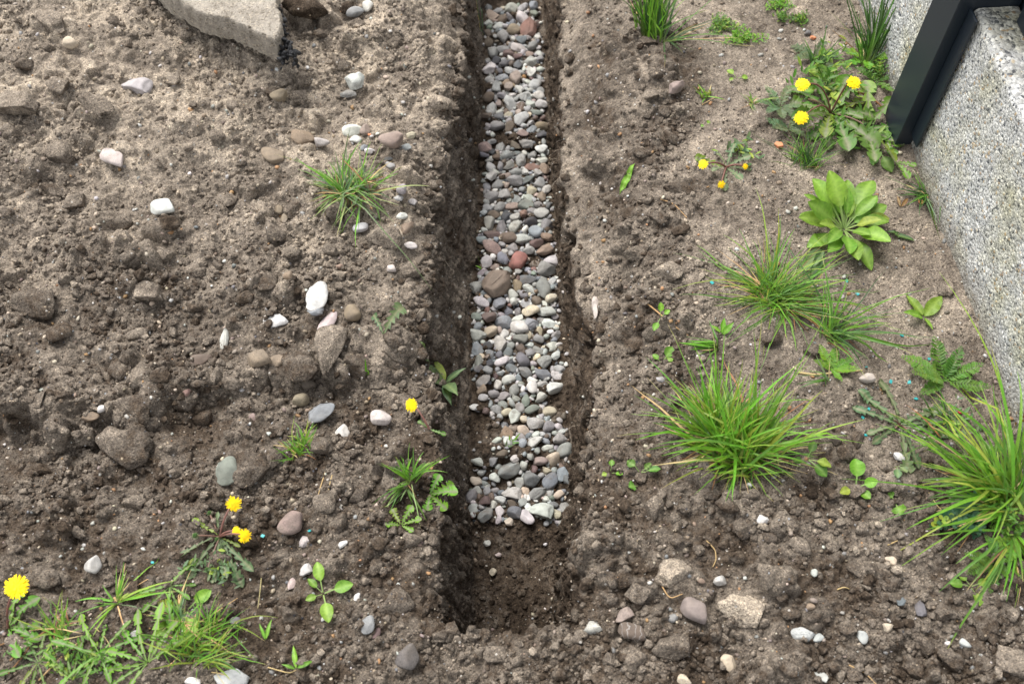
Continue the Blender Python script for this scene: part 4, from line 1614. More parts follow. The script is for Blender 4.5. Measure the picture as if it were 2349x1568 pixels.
def dandelion(px, py, label, leaves, flowers=(), buds=(), hue='mid', seed=1, kind='lobed', name='dandelion_plant', cat='dandelion', short=None, width=.30, e=(4, 38)):
    """leaves: list of (az degrees, length in picture units); flowers: (px, py, radius px, height m, fade, tilt vector)"""
    o, loc = root(name, px, py, label, cat, 'weeds on the bare soil')
    r = np.random.default_rng(seed)
    s = scale_at(loc)
    for az, L in leaves:
        c = vary(GREEN[hue if r.random() > .12 else 'yellowish'] if hue != 'rust' else GREEN[hue], r, .2)
        b = np.array(loc) + np.array([math.cos(R(az)), math.sin(R(az)), 0]) * 3 * s + np.array([0, 0, .002])
        Lm = L * s * (1.0 if abs(math.sin(R(az))) < .5 else 1.12)
        leaf(o, b, R(az), R(r.uniform(*e)), R(r.uniform(15, 60)), Lm, Lm * width * r.uniform(.85, 1.2), kind, c, r, np.array((.19, .20, .11)) if kind == 'lobed' else c + np.array((.07, .08, .03)))
    for fx, fy, rad, h, fade, tilt in flowers:
        p = above(fx, fy, h)
        sc_ = scale_at(p)
        st = Mesher()
        nz = Vector(tilt).normalized()
        end = np.array(p) - np.array(nz) * rad * sc_ * .5
        tube(st, arc(np.array(loc) + [0, 0, .002], end, h * .35), np.linspace(.0020, .0016, 9), np.array((.20, .095, .075)), 6)
        st.build('stem', MAT['leaf'], o)
        flower_head(o, p, nz, rad * sc_, r, fade)
    for bx, by, size, h in buds:
        p = above(bx, by, h)
        st = Mesher()
        tube(st, arc(np.array(loc) + [0, 0, .002], np.array(p) - [0, 0, size * s * .4], h * .2), .0016, np.array((.22, .13, .10)), 5)
        st.build('stem', MAT['leaf'], o)
        bud(o, p, size * s, r)
    if short:
        LANDMARKS.append((loc.x, loc.y, short))
    return o


def feathery(px, py, label, fronds, hue='mid', seed=1, name='feathery_weed', short=None, e=(8, 45), leaflet=.20):
    """fronds: (az, length px). Each frond is one leaf, cut into narrow leaflets."""
    o, loc = root(name, px, py, label, 'weed', 'weeds on the bare soil')
    r = np.random.default_rng(seed)
    s = scale_at(loc)
    for az, L in fronds:
        m = Mesher()
        c = vary(GREEN[hue], r, .2)
        Lm = L * s * (1 + .1 * abs(math.sin(R(az))))
        pts = spine(np.array(loc) + [0, 0, .002], R(az + r.normal() * 4), R(r.uniform(*e)), R(r.uniform(10, 50)), Lm, 16, r, True, .04)
        ribbon(m, pts, np.linspace(1.6, .5, len(pts)) * s, np.repeat(c[None] * 1.2, len(pts), 0))
        tan = np.gradient(pts, axis=0)
        tan /= np.linalg.norm(tan, axis=1, keepdims=True)
        for i in range(2, len(pts) - 1):
            for sd in (-1, 1):
                t = i / (len(pts) - 1)
                ln = Lm * leaflet * math.sin(math.pi * min(1, t * .85 + .12)) * r.uniform(.8, 1.15)
                side = np.cross(tan[i], [0, 0, 1.0])
                side /= np.linalg.norm(side) + 1e-9
                d = side * sd * .85 + tan[i] * .5 + np.array([0, 0, .15 * r.normal()])
                q = np.array([pts[i] + d * ln * u for u in (0, .35, .7, 1)])
                ribbon(m, q, np.array([.10, .34, .28, .05]) * ln, np.repeat(vary(c, r, .12)[None], 4, 0), .15)
                for u in (.35, .65):
                    for s2 in (-1, 1):
                        d2 = d * .6 + np.cross(d, [0, 0, 1.0]) * s2 * .7
                        q2 = np.array([pts[i] + d * ln * u + d2 * ln * .40 * w_ for w_ in (0, .5, 1)])
                        ribbon(m, q2, np.array([.10, .17, .03]) * ln, np.repeat(vary(c, r, .12)[None], 3, 0), .1)
        m.build('leaf', MAT['leaf'], o)
    if short:
        LANDMARKS.append((loc.x, loc.y, short))
    return o


def mat_weed(px, py, w, h, n, label, hue='mid', seed=1, leafsize=7, name='creeping_weed', round_leaf=False, lift=.012):
    """A low mat: hundreds of tiny leaves on runners; one plant."""
    o, loc = root(name, px, py, label, 'weed', 'weeds on the bare soil')
    r = np.random.default_rng(seed)
    s = scale_at(loc)
    m = Mesher()
    ph = r.uniform(0, 6)
    for i in range(n):
        a, q = r.uniform(0, 6.28), r.random() ** .6
        q *= .75 + .35 * math.sin(3 * a + ph)
        x, y = px + math.cos(a) * q * w / 2, py + math.sin(a) * q * h / 2
        p, _ = hit(x, y)
        p = np.array(p) + [0, 0, r.uniform(.001, lift)]
        c = vary(GREEN[hue if r.random() > .2 else 'yellowish'], r, .3)
        ln = leafsize * s * r.uniform(.6, 1.2)
        az, el = r.uniform(0, 6.28), r.uniform(-.2, 1.0)
        d = np.array([math.cos(az) * math.cos(el), math.sin(az) * math.cos(el), math.sin(el)])
        if round_leaf:
            for k in range(3):
                a2 = az + k * 2.09
                d = np.array([math.cos(a2) * .95, math.sin(a2) * .95, .2])
                pts = np.array([p + d * ln * u for u in (0, .25, .6, .9, 1)])
                ribbon(m, pts, np.array([.1, .6, .85, .55, .1]) * ln, np.repeat(vary(c, r, .1)[None], 5, 0), .1)
        else:
            pts = np.array([p + d * ln * u for u in (0, .4, .75, 1)])
            ribbon(m, pts, np.array([.12, .34, .26, .04]) * ln, np.repeat(c[None], 4, 0), .15)
    m.build('leaves', MAT['leaf'], o)
    return o


def seedling(px, py, label, leaves, hue='fresh', seed=1, kind='spoon', width=.42, e=(10, 45), name='seedling'):
    return dandelion(px, py, label, leaves, (), (), hue, seed, kind, name, 'seedling', None, width, e)


def fan(n, a0, a1, l0, l1, seed):
    r = np.random.default_rng(seed)
    return [(a0 + (a1 - a0) * (i + .5 + r.uniform(-.3, .3)) / n, r.uniform(l0, l1)) for i in range(n)]


def straw(points, label, rad_px=1.4, tint='straw', name='straw', h=.004):
    """A dry stalk through picture points, lying on the soil."""
    P = []
    for a, b in points:
        loc, _ = hit(a, b)
        P.append(np.array(loc) + [0, 0, h * (1 if 0 < len(P) < len(points) - 1 else .4)])
    P = np.array(P)
    # smooth
    t = np.linspace(0, len(P) - 1, 6 * (len(P) - 1) + 1)
    Q = np.stack([np.interp(t, np.arange(len(P)), P[:, k]) for k in range(3)], 1)
    for _ in range(3):
        Q[1:-1] = .25 * Q[:-2] + .5 * Q[1:-1] + .25 * Q[2:]
    m = Mesher()
    s = scale_at(Vector(Q[0]))
    r = np.random.default_rng(int(points[0][0]))
    tube(m, Q, np.linspace(1, .6, len(Q)) * rad_px * s * .5, vary(GREEN[tint], r, .15), 5)
    o = m.build(name, MAT['straw'])
    tag(o, label, 'straw', 'dry stalks on the soil')
    USED_LABELS[label] = 1
    return o

# ------------------------------------------------------------------ stones lying on the soil
# px, py, w, h, kind, tint, spin, sink, thick, label, short name (or None)
FIELD_STONES = [
    (811, 186, 42, 42, 'broken', 'white', 60, .10, .8, 'angular white stone standing on the heap above a small grey speckled one', 'the angular white stone'),
    (800, 214, 34, 21, 'broken', 'grey', 0, .15, .7, 'small grey speckled stone just below the angular white stone', None),
    (814, 27, 38, 26, 'pebble', 'grey', 10, .1, .7, 'grey stone touching a white oval one at the far edge of the heap', 'the far grey stone'),
    (843, 14, 21, 28, 'round', 'white', 70, .1, .8, 'white oval pebble leaning on a grey stone at the far edge of the heap', None),
    (258, 360, 58, 24, 'pebble', 'pinkwhite', -20, .2, .7, 'long pinkish white stone lying alone on the sandy heap', 'the long pinkish white stone'),
    (372, 474, 50, 40, 'pebble', 'white', 10, .2, .5, 'flat bright white stone alone in the middle of the heap', 'the flat white stone'),
    (809, 298, 44, 30, 'pebble', 'white', 0, .2, .7, 'white speckled stone in the cluster above the grass tuft on the heap', 'the white speckled stone'),
    (838, 297, 21, 28, 'pebble', 'pink', 80, .2, .8, 'pinkish stone pressed against the white speckled one on the heap', None),
    (739, 326, 32, 30, 'pebble', 'pinkwhite', 0, .2, .8, 'white stone with a pink tinge partly behind the heap grass tuft', None),
    (897, 321, 50, 44, 'pebble', 'pink', 10, .15, .75, 'large mottled pink granite stone near the trench rim', 'the mottled pink granite'),
    (943, 311, 21, 18, 'broken', 'cream', 0, .15, .8, 'small cream cube on the heap slope near the trench rim', None),
    (816, 320, 26, 17, 'round', 'white', -15, .15, .7, 'small smooth white pebble just under the white speckled stone', None),
    (848, 346, 22, 14, 'pebble', 'white', 0, .2, .7, 'tiny white pebble between the grass tuft and the mottled pink granite', None),
    (836, 340, 20, 20, 'pebble', 'blue', 0, .3, .7, 'small blue grey pebble behind the blades of the heap grass tuft', None),
    (929, 339, 26, 12, 'broken', 'blue', 30, .2, .6, 'thin bluish splinter of stone beside the mottled pink granite', None),
    (896, 380, 24, 18, 'pebble', 'grey', -40, .2, .7, 'grey pebble at the trench side of the heap grass tuft', None),
    (890, 364, 20, 10, 'broken', 'dark', 20, .2, .7, 'dark slate splinter at the trench side of the heap grass tuft', None),
    (921, 433, 21, 27, 'round', 'lilac', 80, .1, .8, 'lilac grey upright pebble near the trench rim', 'the lilac pebble'),
    (914, 455, 20, 18, 'broken', 'pale', 0, .2, .7, 'pale grey chip just below the lilac grey pebble', None),
    (944, 461, 26, 16, 'broken', 'grey', -35, .3, .5, 'flat grey flake on the trench rim below the lilac grey pebble', None),
    (922, 496, 23, 20, 'round', 'white', 30, .1, .8, 'bright white pebble near the rim beside the tips of the grass tuft', 'the bright rim pebble'),
    (827, 522, 32, 23, 'round', 'white', 10, .1, .7, 'smooth white oval pebble under the near blades of the heap grass tuft', 'the white oval pebble'),
    (931, 522, 24, 34, 'broken', 'tan', 60, .3, .7, 'grey and orange flint pressed into a clod at the rim', None),
    (941, 563, 28, 17, 'round', 'white', 8, .1, .75, 'white teardrop pebble on the rim clods below the flint', 'the white teardrop pebble'),
    (964, 597, 18, 26, 'pebble', 'brown', 80, .3, .7, 'brown grey pebble sunk in the rim soil below the white teardrop pebble', None),
    (898, 616, 20, 20, 'pebble', 'pinkwhite', 0, .25, .8, 'small pinkish pebble in the crumbly soil near the trench rim', None),
    (728, 680, 46, 70, 'broken', 'white', 75, .25, .6, 'large white stone half coated with brown earth', 'the earth coated white stone'),
    (724, 712, 34, 28, 'broken', 'blue', 10, .4, .6, 'bluish foot of stone at the near end of the earth coated one', None),
    (632, 737, 56, 32, 'broken', 'white', -8, .2, .6, 'angular white chalky stone lying near the long earth ridge', 'the white chalky stone'),
    (808, 718, 38, 44, 'round', 'tan', 60, .25, .8, 'smooth tan and brown pebble half buried near the rim', 'the tan smooth pebble'),
    (752, 738, 32, 58, 'pebble', 'pinkwhite', 75, .35, .6, 'long pinkish white stone standing in the earth ridge', None),
    (515, 777, 17, 46, 'broken', 'pale', 88, .2, .8, 'narrow pale grey stick shaped stone on the heap', 'the stick shaped stone'),
    (462, 826, 44, 36, 'pebble', 'brown', 20, .4, .6, 'brown stone with pale edges half sunk in the heap', None),
    (734, 946, 66, 38, 'broken', 'blue', 42, .2, .55, 'blue grey pointed stone lying at the foot of the heap', 'the blue grey pointed stone'),
    (786, 989, 29, 34, 'pebble', 'white', 80, .12, .6, 'bright white squarish pebble at the foot of the heap', 'the white squarish pebble'),
    (872, 958, 40, 44, 'pebble', 'pinkwhite', 30, .2, .5, 'flat beige roundish stone near the lone dandelion flower', 'the flat beige stone'),
    (522, 1080, 48, 66, 'broken', 'green', 75, .1, .7, 'grey green pointed stone leaning on a dark clod', 'the grey green stone'),
    (667, 1201, 57, 56, 'pebble', (.20, .152, .130), 40, .12, .75, 'large smooth pinkish brown cobble near the teal flakes', 'the pinkish brown cobble'),
    (698, 1242, 19, 26, 'broken', 'pinkwhite', 75, .2, .6, 'small cream chip just below the pinkish brown cobble', None),
    (786, 1246, 21, 12, 'broken', 'white', -50, .1, .5, 'thin curved white sliver on the soil between cobble and trench', None),
    (700, 1307, 28, 27, 'broken', 'pale', 30, .2, .7, 'grey square stone chip above the light green seedling', None),
    (669, 1340, 20, 28, 'broken', 'pinkwhite', 60, .3, .6, 'narrow pinkish stone chip beside the light green seedling', None),
    (819, 1368, 12, 19, 'broken', 'white', 60, .1, .6, 'tiny white chip beside the light green seedling', None),
    (233, 937, 19, 17, 'round', 'white', 30, .1, .8, 'tiny bright white bead of a pebble on the heap slope', 'the white bead pebble'),
    (208, 955, 36, 24, 'pebble', 'tan', 15, .3, .7, 'tan pebble just below the tiny white bead pebble', None),
    (214, 1293, 32, 40, 'pebble', 'pale', 70, .25, .7, 'grey stone with yellowish flecks near the large dandelion flower', 'the flecked grey stone'),
    (163, 98, 30, 26, 'pebble', 'cream', -20, .2, .8, 'cream pebble on the far part of the heap', None),
    (314, 195, 66, 44, 'broken', 'pale', -15, .35, .7, 'pale broken stone with a white face on the sandy heap', 'the white faced stone'),
    (640, 220, 36, 34, 'pebble', 'tan', 20, .2, .8, 'small orange brown pebble among clods on the heap', None),
    (693, 316, 50, 44, 'pebble', 'tan', 50, .25, .7, 'large sandy tan stone beyond the heap grass tuft', 'the sandy tan stone'),
    (627, 357, 56, 38, 'pebble', 'tan', -35, .35, .6, 'flat sandy stone half buried behind the heap grass tuft', None),
    (594, 822, 46, 44, 'pebble', 'tan', 20, .25, .7, 'large tan stone in the pair on the heap edge', 'the tan pair'),
    (635, 830, 46, 36, 'broken', 'tan', 5, .2, .7, 'tan angular stone touching its larger twin on the heap edge', None),
    (690, 917, 34, 32, 'round', 'tan', 10, .25, .8, 'round tan pebble below the heap edge beyond the blue grey pointed stone', None),
    (706, 881, 28, 30, 'pebble', 'brown', 60, .2, .8, 'small brown pebble in the hollow under the heap edge', None),
    (660, 631, 20, 24, 'round', 'tan', 80, .25, .8, 'two toned tan and orange pebble on the heap', None),
    (779, 611, 16, 14, 'round', 'tan', 0, .2, .8, 'small buff pebble below the heap grass tuft', None),
    (640, 481, 18, 22, 'round', 'tan', 70, .2, .8, 'buff pebble on the heap left of the grass tuft by a clod', None),
    (652, 502, 19, 23, 'round', 'tan', 60, .2, .8, 'buff ball shaped pebble under another beside the grass tuft', None),
    (579, 957, 16, 20, 'broken', 'pink', 70, .2, .7, 'small reddish pink chip at the foot of the heap', None),
    (427, 900, 16, 18, 'broken', 'red', 70, .2, .8, 'small brick red chip on the heap face', None),
    (443, 1564, 34, 22, 'pebble', 'white', 0, .1, .8, 'white stone at the bottom edge beside the near grass', None),
    (530, 1556, 70, 36, 'broken', 'pale', -8, .1, .7, 'pale grey stone at the bottom edge beside the near grass', 'the bottom edge grey stone'),
    (313, 1454, 22, 24, 'pebble', 'pale', 50, .2, .8, 'pale pebble on the bare soil in the weedy corner', None),
    (539, 1424, 20, 24, 'pebble', 'slate', 60, .2, .8, 'slate pebble at the trench side of the weedy corner', None),
    (935, 1504, 46, 56, 'pebble', (.105, .088, .088), 70, .2, .6, 'purplish flat stone near the near end of the trench', 'the purplish flat stone'),
    (844, 1432, 30, 42, 'broken', 'grey', 70, .2, .7, 'grey arrow shaped stone near the trench end', None),
    (863, 1452, 17, 26, 'pebble', 'maroon', 75, .2, .7, 'small purplish pebble beside the grey arrow shaped stone', None),
    (1548, 200, 34, 34, 'broken', 'pink', 40, .2, .8, 'pink and grey granite stone on the clods beyond the bank', 'the pink and grey granite'),
    (1837, 86, 18, 12, 'broken', 'red', 0, .1, .7, None, None),
    (1853, 76, 14, 12, 'round', 'slate', 0, .1, .8, 'small dark grey pebble on the flat sand near brick fragments', None),
    (1826, 118, 26, 14, 'broken', 'tan', -20, .3, .6, 'flat buff chip lying on the sand near the weeds', None),
    (1988, 866, 31, 27, 'broken', 'pinkwhite', 0, .15, .8, 'cream pink rough stone on the sand between the weeds', 'the cream pink stone'),
    (2069, 1047, 34, 18, 'pebble', 'white', 0, .15, .5, 'bright white heart shaped stone under long grass blades', 'the white heart stone'),
    (1750, 1193, 24, 28, 'broken', 'white', 70, .1, .7, 'small bright white knobbly stone below the big grass tuft', 'the white knobbly stone'),
    (2043, 1284, 24, 24, 'broken', 'cream', -30, .15, .7, 'cream triangular pebble on bare soil near the fence side tuft', 'the cream triangular pebble'),
    (1593, 1398, 56, 52, 'pebble', (.21, .158, .142), -20, .15, .75, 'large pinkish rounded stone among clods near the light mortar lump', 'the pinkish rounded stone'),
    (1358, 1438, 38, 32, 'broken', 'pale', 10, .2, .8, 'whitish blocky stone near the end corner of the trench', 'the whitish blocky stone'),
    (1430, 1410, 40, 28, 'broken', 'pink', 30, .25, .7, 'grey stone with a pink tip between the trench and mortar lump', None),
    (1450, 1447, 56, 36, 'pebble', 'brown', -8, .2, .7, 'brown flat oval stone below the grey pink tipped stone', None),
    (1543, 1417, 22, 22, 'round', 'grey', 0, .15, .8, 'small grey round pebble next to the pinkish rounded stone', None),
    (1841, 1455, 48, 32, 'broken', 'pale', -10, .2, .7, 'pale grey angular stone with a smaller twin by its side', 'the pale angular stone'),
    (1876, 1462, 22, 20, 'broken', 'pale', 30, .2, .7, 'small pale grey chip beside its larger angular twin', None),
    (1671, 1519, 36, 34, 'pebble', 'cream', -40, .2, .7, 'cream yellow stone at the bottom below the mortar lump', None),
    (1433, 1508, 14, 16, 'pebble', 'white', 70, .1, .8, 'small white pebble near the bottom between trench and mortar lump', None),
    (1570, 1560, 30, 26, 'pebble', 'cream', -30, .2, .8, 'cream stone cut by the bottom edge of the view', None),
    (1860, 1390, 18, 18, 'round', 'tan', 0, .1, .8, 'buff pebble touching a small pink one on the bare soil', None),
    (1867, 1377, 16, 14, 'pebble', 'pink', -40, .1, .8, 'small pink pebble touching a buff one on the bare soil', None),
    (2112, 1396, 26, 36, 'broken', 'slate', 75, .1, .7, 'dark grey pointed stone near the clods under the fence side tuft', 'the dark pointed stone'),
    (2065, 1378, 20, 24, 'broken', 'slate', 60, .2, .7, 'small dark grey broken stone on the bare soil patch', None),
    (2035, 1437, 20, 22, 'broken', 'cream', 50, .15, .7, 'small buff chip near the dark pointed stone', None),
    (1979, 1460, 22, 30, 'pebble', 'pale', -60, .15, .7, 'whitish grey oblong pebble on bare soil near the pale angular stone', None),
    (2174, 1475, 14, 13, 'round', 'white', 0, .1, .8, 'tiny bluish white pebble among the clods in the near corner', None),
    (2215, 1475, 24, 14, 'pebble', 'pale', -40, .2, .7, 'pale oblong pebble among the clods in the near corner', None),
    (1884, 1548, 30, 14, 'broken', 'pale', -40, .2, .6, 'pale splinter of stone near the bottom edge', None),
    (1652, 1332, 26, 24, 'broken', 'pale', 20, .2, .8, 'whitish rough chip above the light grey mortar lump', None),
    (1608, 1332, 16, 14, 'round', 'tan', 0, .2, .8, 'tiny yellowish pebble above the light grey mortar lump', None),
    (1868, 1313, 16, 18, 'pebble', 'pale', -50, .2, .8, 'small pale pebble on the bare soil above the buff pebble', None),
    (1366, 700, 16, 62, 'broken', 'pinkwhite', 86, .5, .8, 'tall white edged stone showing in the trench bank', None),
    (1607, 817, 18, 9, 'pebble', 'white', 0, .1, .6, 'tiny flat white chip by the root of the big grass tuft', None),
    (1515, 870, 20, 16, 'broken', 'grey', -20, .3, .7, 'small grey stone beside the twin leaved seedling', None),
    (1117, 1245, 16, 18, 'broken', 'white', 60, .15, .8, 'white chip on the bare trench floor', 'the white floor chip'),
    (1131, 1311, 16, 19, 'broken', 'cream', 10, .2, .8, 'yellowish cube shaped chip on the bare trench floor', None),
    (1143, 1272, 14, 12, 'broken', 'pinkwhite', 0, .2, .8, 'small pinkish chip on the bare trench floor beyond the yellowish one', None),
    (1251, 1248, 9, 9, 'round', 'white', 0, .2, .8, 'tiny white bead on the trench floor by the fence side wall', None),
]


def build_fieldstones():
    for px, py, w, h, kind, tint, spin, sink, thick, label, short in FIELD_STONES:
        if label is None:
            continue
        o = place_stone(px, py, w * 1.14, h * 1.14, kind, int(px * 5 + py), tint, spin, sink * .8, thick * 1.05, name='stone' if max(w, h) > 34 else 'pebble')
        tag(o, label, 'stone' if max(w, h) > 34 else 'pebble', 'stones lying on the bare soil')
        USED_LABELS[label] = 1
        if short:
            LANDMARKS.append((o.location.x, o.location.y, short))


# px, py, w, h, spin, sink, dry, label, short
CLODS = [
    (1700, 1395, 110, 88, -15, .2, .98, 'largest light grey lump of old mortar among the clods', 'the light mortar lump'),
    (1551, 1312, 84, 98, 60, .3, .74, 'large pale dusty lump above the pinkish rounded stone', 'the pale dusty lump'),
    (75, 695, 122, 84, -10, .25, .42, 'biggest reddish brown clod jutting from the heap at the edge of the view', 'the biggest reddish clod'),
    (36, 240, 110, 72, -12, .3, .55, 'large sandy clod at the edge of the view on the far heap', 'the large sandy clod'),
    (22, 300, 50, 46, 20, .3, .5, 'rounded sandy clod right below the large sandy one', None),
    (218, 238, 96, 34, -18, .2, .5, 'long bar shaped clod lying aslant on the sandy heap', 'the bar shaped clod'),
    (120, 50, 84, 56, -25, .35, .62, 'broad sandy clod on the far part of the heap', None),
    (262, 48, 36, 28, -20, .3, .35, 'dark small clod near the broken slab', None),
    (116, 436, 60, 40, -20, .25, .48, 'pair like clod with a flat grey side on the heap', None),
    (390, 512, 50, 44, 0, .25, .3, 'dark clod just below the flat white stone', None),
    (695, 180, 42, 44, 60, .25, .45, 'egg shaped clod between the slab and the angular white stone', None),
    (684, 219, 46, 44, 20, .2, .48, 'sandy ball of earth next to the orange brown pebble', None),
    (641, 190, 40, 26, 0, .25, .5, 'flattish clod above the orange brown pebble', None),
    (624, 212, 30, 32, 0, .25, .42, 'small round clod at the heap side of the orange brown pebble', None),
    (823, 57, 54, 38, 5, .3, .36, 'rounded clod just below the far grey stone', None),
    (672, 480, 38, 58, 75, .25, .36, 'tall dark clod beside the two buff pebbles', None),
    (880, 545, 90, 58, -5, .3, .46, 'overhanging earth flap below the grass tuft at the rim', 'the earth flap'),
    (940, 620, 46, 50, 30, .3, .5, 'rounded grey clod on the rim below the white teardrop pebble', 'the rim clod'),
    (342, 672, 74, 62, -15, .3, .45, 'blocky grey clod on the middle of the heap', 'the blocky grey clod'),
    (368, 862, 48, 50, 20, .25, .36, 'round reddish grey clod on the heap face', None),
    (300, 938, 104, 84, -10, .3, .40, 'large smooth backed clod on the heap face', 'the smooth backed clod'),
    (284, 1024, 142, 108, -20, .35, .42, 'largest flat clod lying on the lower heap', 'the largest flat clod'),
    (88, 918, 30, 52, 75, .25, .42, 'upright narrow clod beside the heap edge', None),
    (572, 1078, 84, 104, 70, .25, .26, 'big dark clod that the grey green stone leans on', 'the big dark clod'),
    (626, 1052, 42, 58, 75, .25, .34, 'grey clod between the big dark clod and the small tuft', None),
    (738, 1022, 48, 48, 10, .25, .38, 'knobbly clod beside the small tuft below the blue grey pointed stone', None),
    (425, 1050, 34, 48, 75, .25, .38, 'upright clod near the largest flat clod', None),
    (752, 800, 70, 140, 82, .22, .62, 'column of packed earth standing out of the heap edge', 'the earth column'),
    (690, 845, 84, 84, 10, .35, .32, 'dark packed block of earth under the tan stones', None),
    (820, 838, 76, 76, 0, .35, .30, 'dark crumbling block of earth at the heap edge', None),
    (580, 1000, 40, 44, 10, .25, .40, 'round clod at the foot of the heap near the small tuft', None),
    (806, 1040, 32, 26, 30, .2, .34, 'small clod below the white squarish pebble', None),
    (106, 1325, 72, 58, -10, .2, .38, 'large clod with a white spot beside the large dandelion flower', 'the white spotted clod'),
    (346, 1335, 40, 48, -30, .2, .42, 'flat grey block among weeds in the near corner', None),
    (304, 1350, 34, 50, 80, .2, .30, 'dark block of earth among weeds in the near corner', None),
    (40, 1470, 60, 60, 10, .3, .55, 'pale dusty clod in the weedy corner', None),
    (495, 1155, 36, 34, 0, .25, .3, 'dark clod beside the fringed dandelion flower', None),
    (640, 1275, 54, 26, 35, .25, .34, 'flat oblong clod below the pinkish brown cobble', None),
    (905, 1385, 84, 70, 30, .35, .48, 'pale knobbly cluster of earth beside the trench end', 'the pale knobbly clod'),
    (862, 1300, 30, 46, 75, .25, .34, 'upright grey clod beside the trench wall near its end', None),
    (985, 1448, 46, 28, 10, .2, .18, 'dark wet clod on the lip of the trench end', None),
    (1532, 622, 76, 58, -5, .35, .60, 'broad sandy clod on the bank beside the wide grass tuft', 'the sandy bank clod'),
    (1455, 580, 60, 42, 0, .35, .56, 'sandy hump of earth on the bank edge', None),
    (1505, 168, 36, 28, 0, .25, .30, 'dark clod on the bank above the pink and grey granite', None),
    (1525, 256, 30, 34, 0, .25, .3, 'dark ball of earth below the pink and grey granite', None),
    (1488, 96, 46, 30, -5, .25, .3, 'dark earth lump at the root of the far grass tuft', None),
    (1555, 430, 70, 34, -10, .35, .3, 'dark ridge like clod beside the withered dandelion', None),
    (1768, 773, 52, 50, 20, .2, .42, 'grey flat clod under the wide grass tuft', None),
    (1862, 803, 44, 40, -20, .2, .34, 'dark clod between the wide tuft and the feathery weeds', None),
    (1500, 982, 52, 46, 10, .25, .46, 'pale grey clod at the root of the big grass tuft', None),
    (1470, 1095, 28, 34, 60, .25, .3, 'dark pointed clod beside the two leaved seedling', None),
    (1500, 1165, 46, 66, 80, .3, .44, 'upright pale clod between the trench and the white knobbly stone', None),
    (1569, 1165, 34, 28, 0, .25, .3, 'flat dark clod beside the upright pale clod', None),
    (1705, 1212, 54, 62, 60, .25, .46, 'cracked grey clod beside the white knobbly stone', None),
    (1465, 1358, 60, 66, 70, .25, .46, 'barrel shaped grey clod beside the trench end', 'the barrel shaped clod'),
    (1430, 1330, 46, 54, 40, .3, .34, 'rough brown clod leaning on the barrel shaped one', None),
    (1540, 1482, 96, 70, 10, .3, .46, 'big crumbly clod below the pinkish rounded stone', 'the big crumbly clod'),
    (1455, 1515, 56, 66, 60, .3, .38, 'brown clod at the bottom below the brown oval stone', None),
    (1760, 1322, 54, 70, 70, .25, .46, 'pale upright clod beyond the light grey mortar lump', None),
    (1690, 1275, 40, 34, 0, .25, .38, 'small grey clod beyond the pale upright one', None),
    (1910, 1253, 36, 40, 60, .25, .34, 'dark cornered clod on the bare soil', None),
    (2220, 1315, 54, 48, 0, .3, .38, 'dusty clod beside the feathery weed in the near corner', None),
    (2170, 1405, 60, 60, 40, .25, .32, 'dark clod beside the dark pointed stone', None),
    (2260, 1425, 56, 90, 80, .3, .34, 'tall dark clod under the drooping grass blades', None),
    (2120, 1480, 60, 50, -30, .25, .36, 'grey brown clod near the tiny bluish white pebble', None),
    (2180, 1510, 66, 42, -30, .25, .40, 'oblong clod below the tiny bluish white pebble', None),
    (2100, 1530, 80, 56, -40, .3, .40, 'large clod at the bottom in the fence side corner', None),
    (1945, 1440, 44, 40, 0, .25, .34, 'clod on the bare soil near the whitish grey oblong pebble', None),
    (2000, 1404, 50, 36, -10, .25, .34, 'clod group leader beside the small dark broken stone', None),
    (2320, 1520, 90, 90, 0, .4, .62, 'pale sandy lump in the near fence side corner', None),
    (700, 12, 108, 66, 5, .25, .20, 'big dark smooth boulder of earth behind the broken slab', 'the dark earth boulder'),
    (793, 15, 30, 44, 70, .3, .22, 'narrow dark block beside the big dark boulder', None),
    (2170, 660, 40, 54, 60, .4, .55, 'finger shaped clod on the sand at the foot of the panel', None),
    (1965, 1010, 30, 50, 70, .25, .3, 'narrow dark clod beside the flat rosette', None),
    (1940, 1040, 44, 40, 0, .25, .3, 'dark crumbly clod between the big tuft and the flat rosette', None),
]


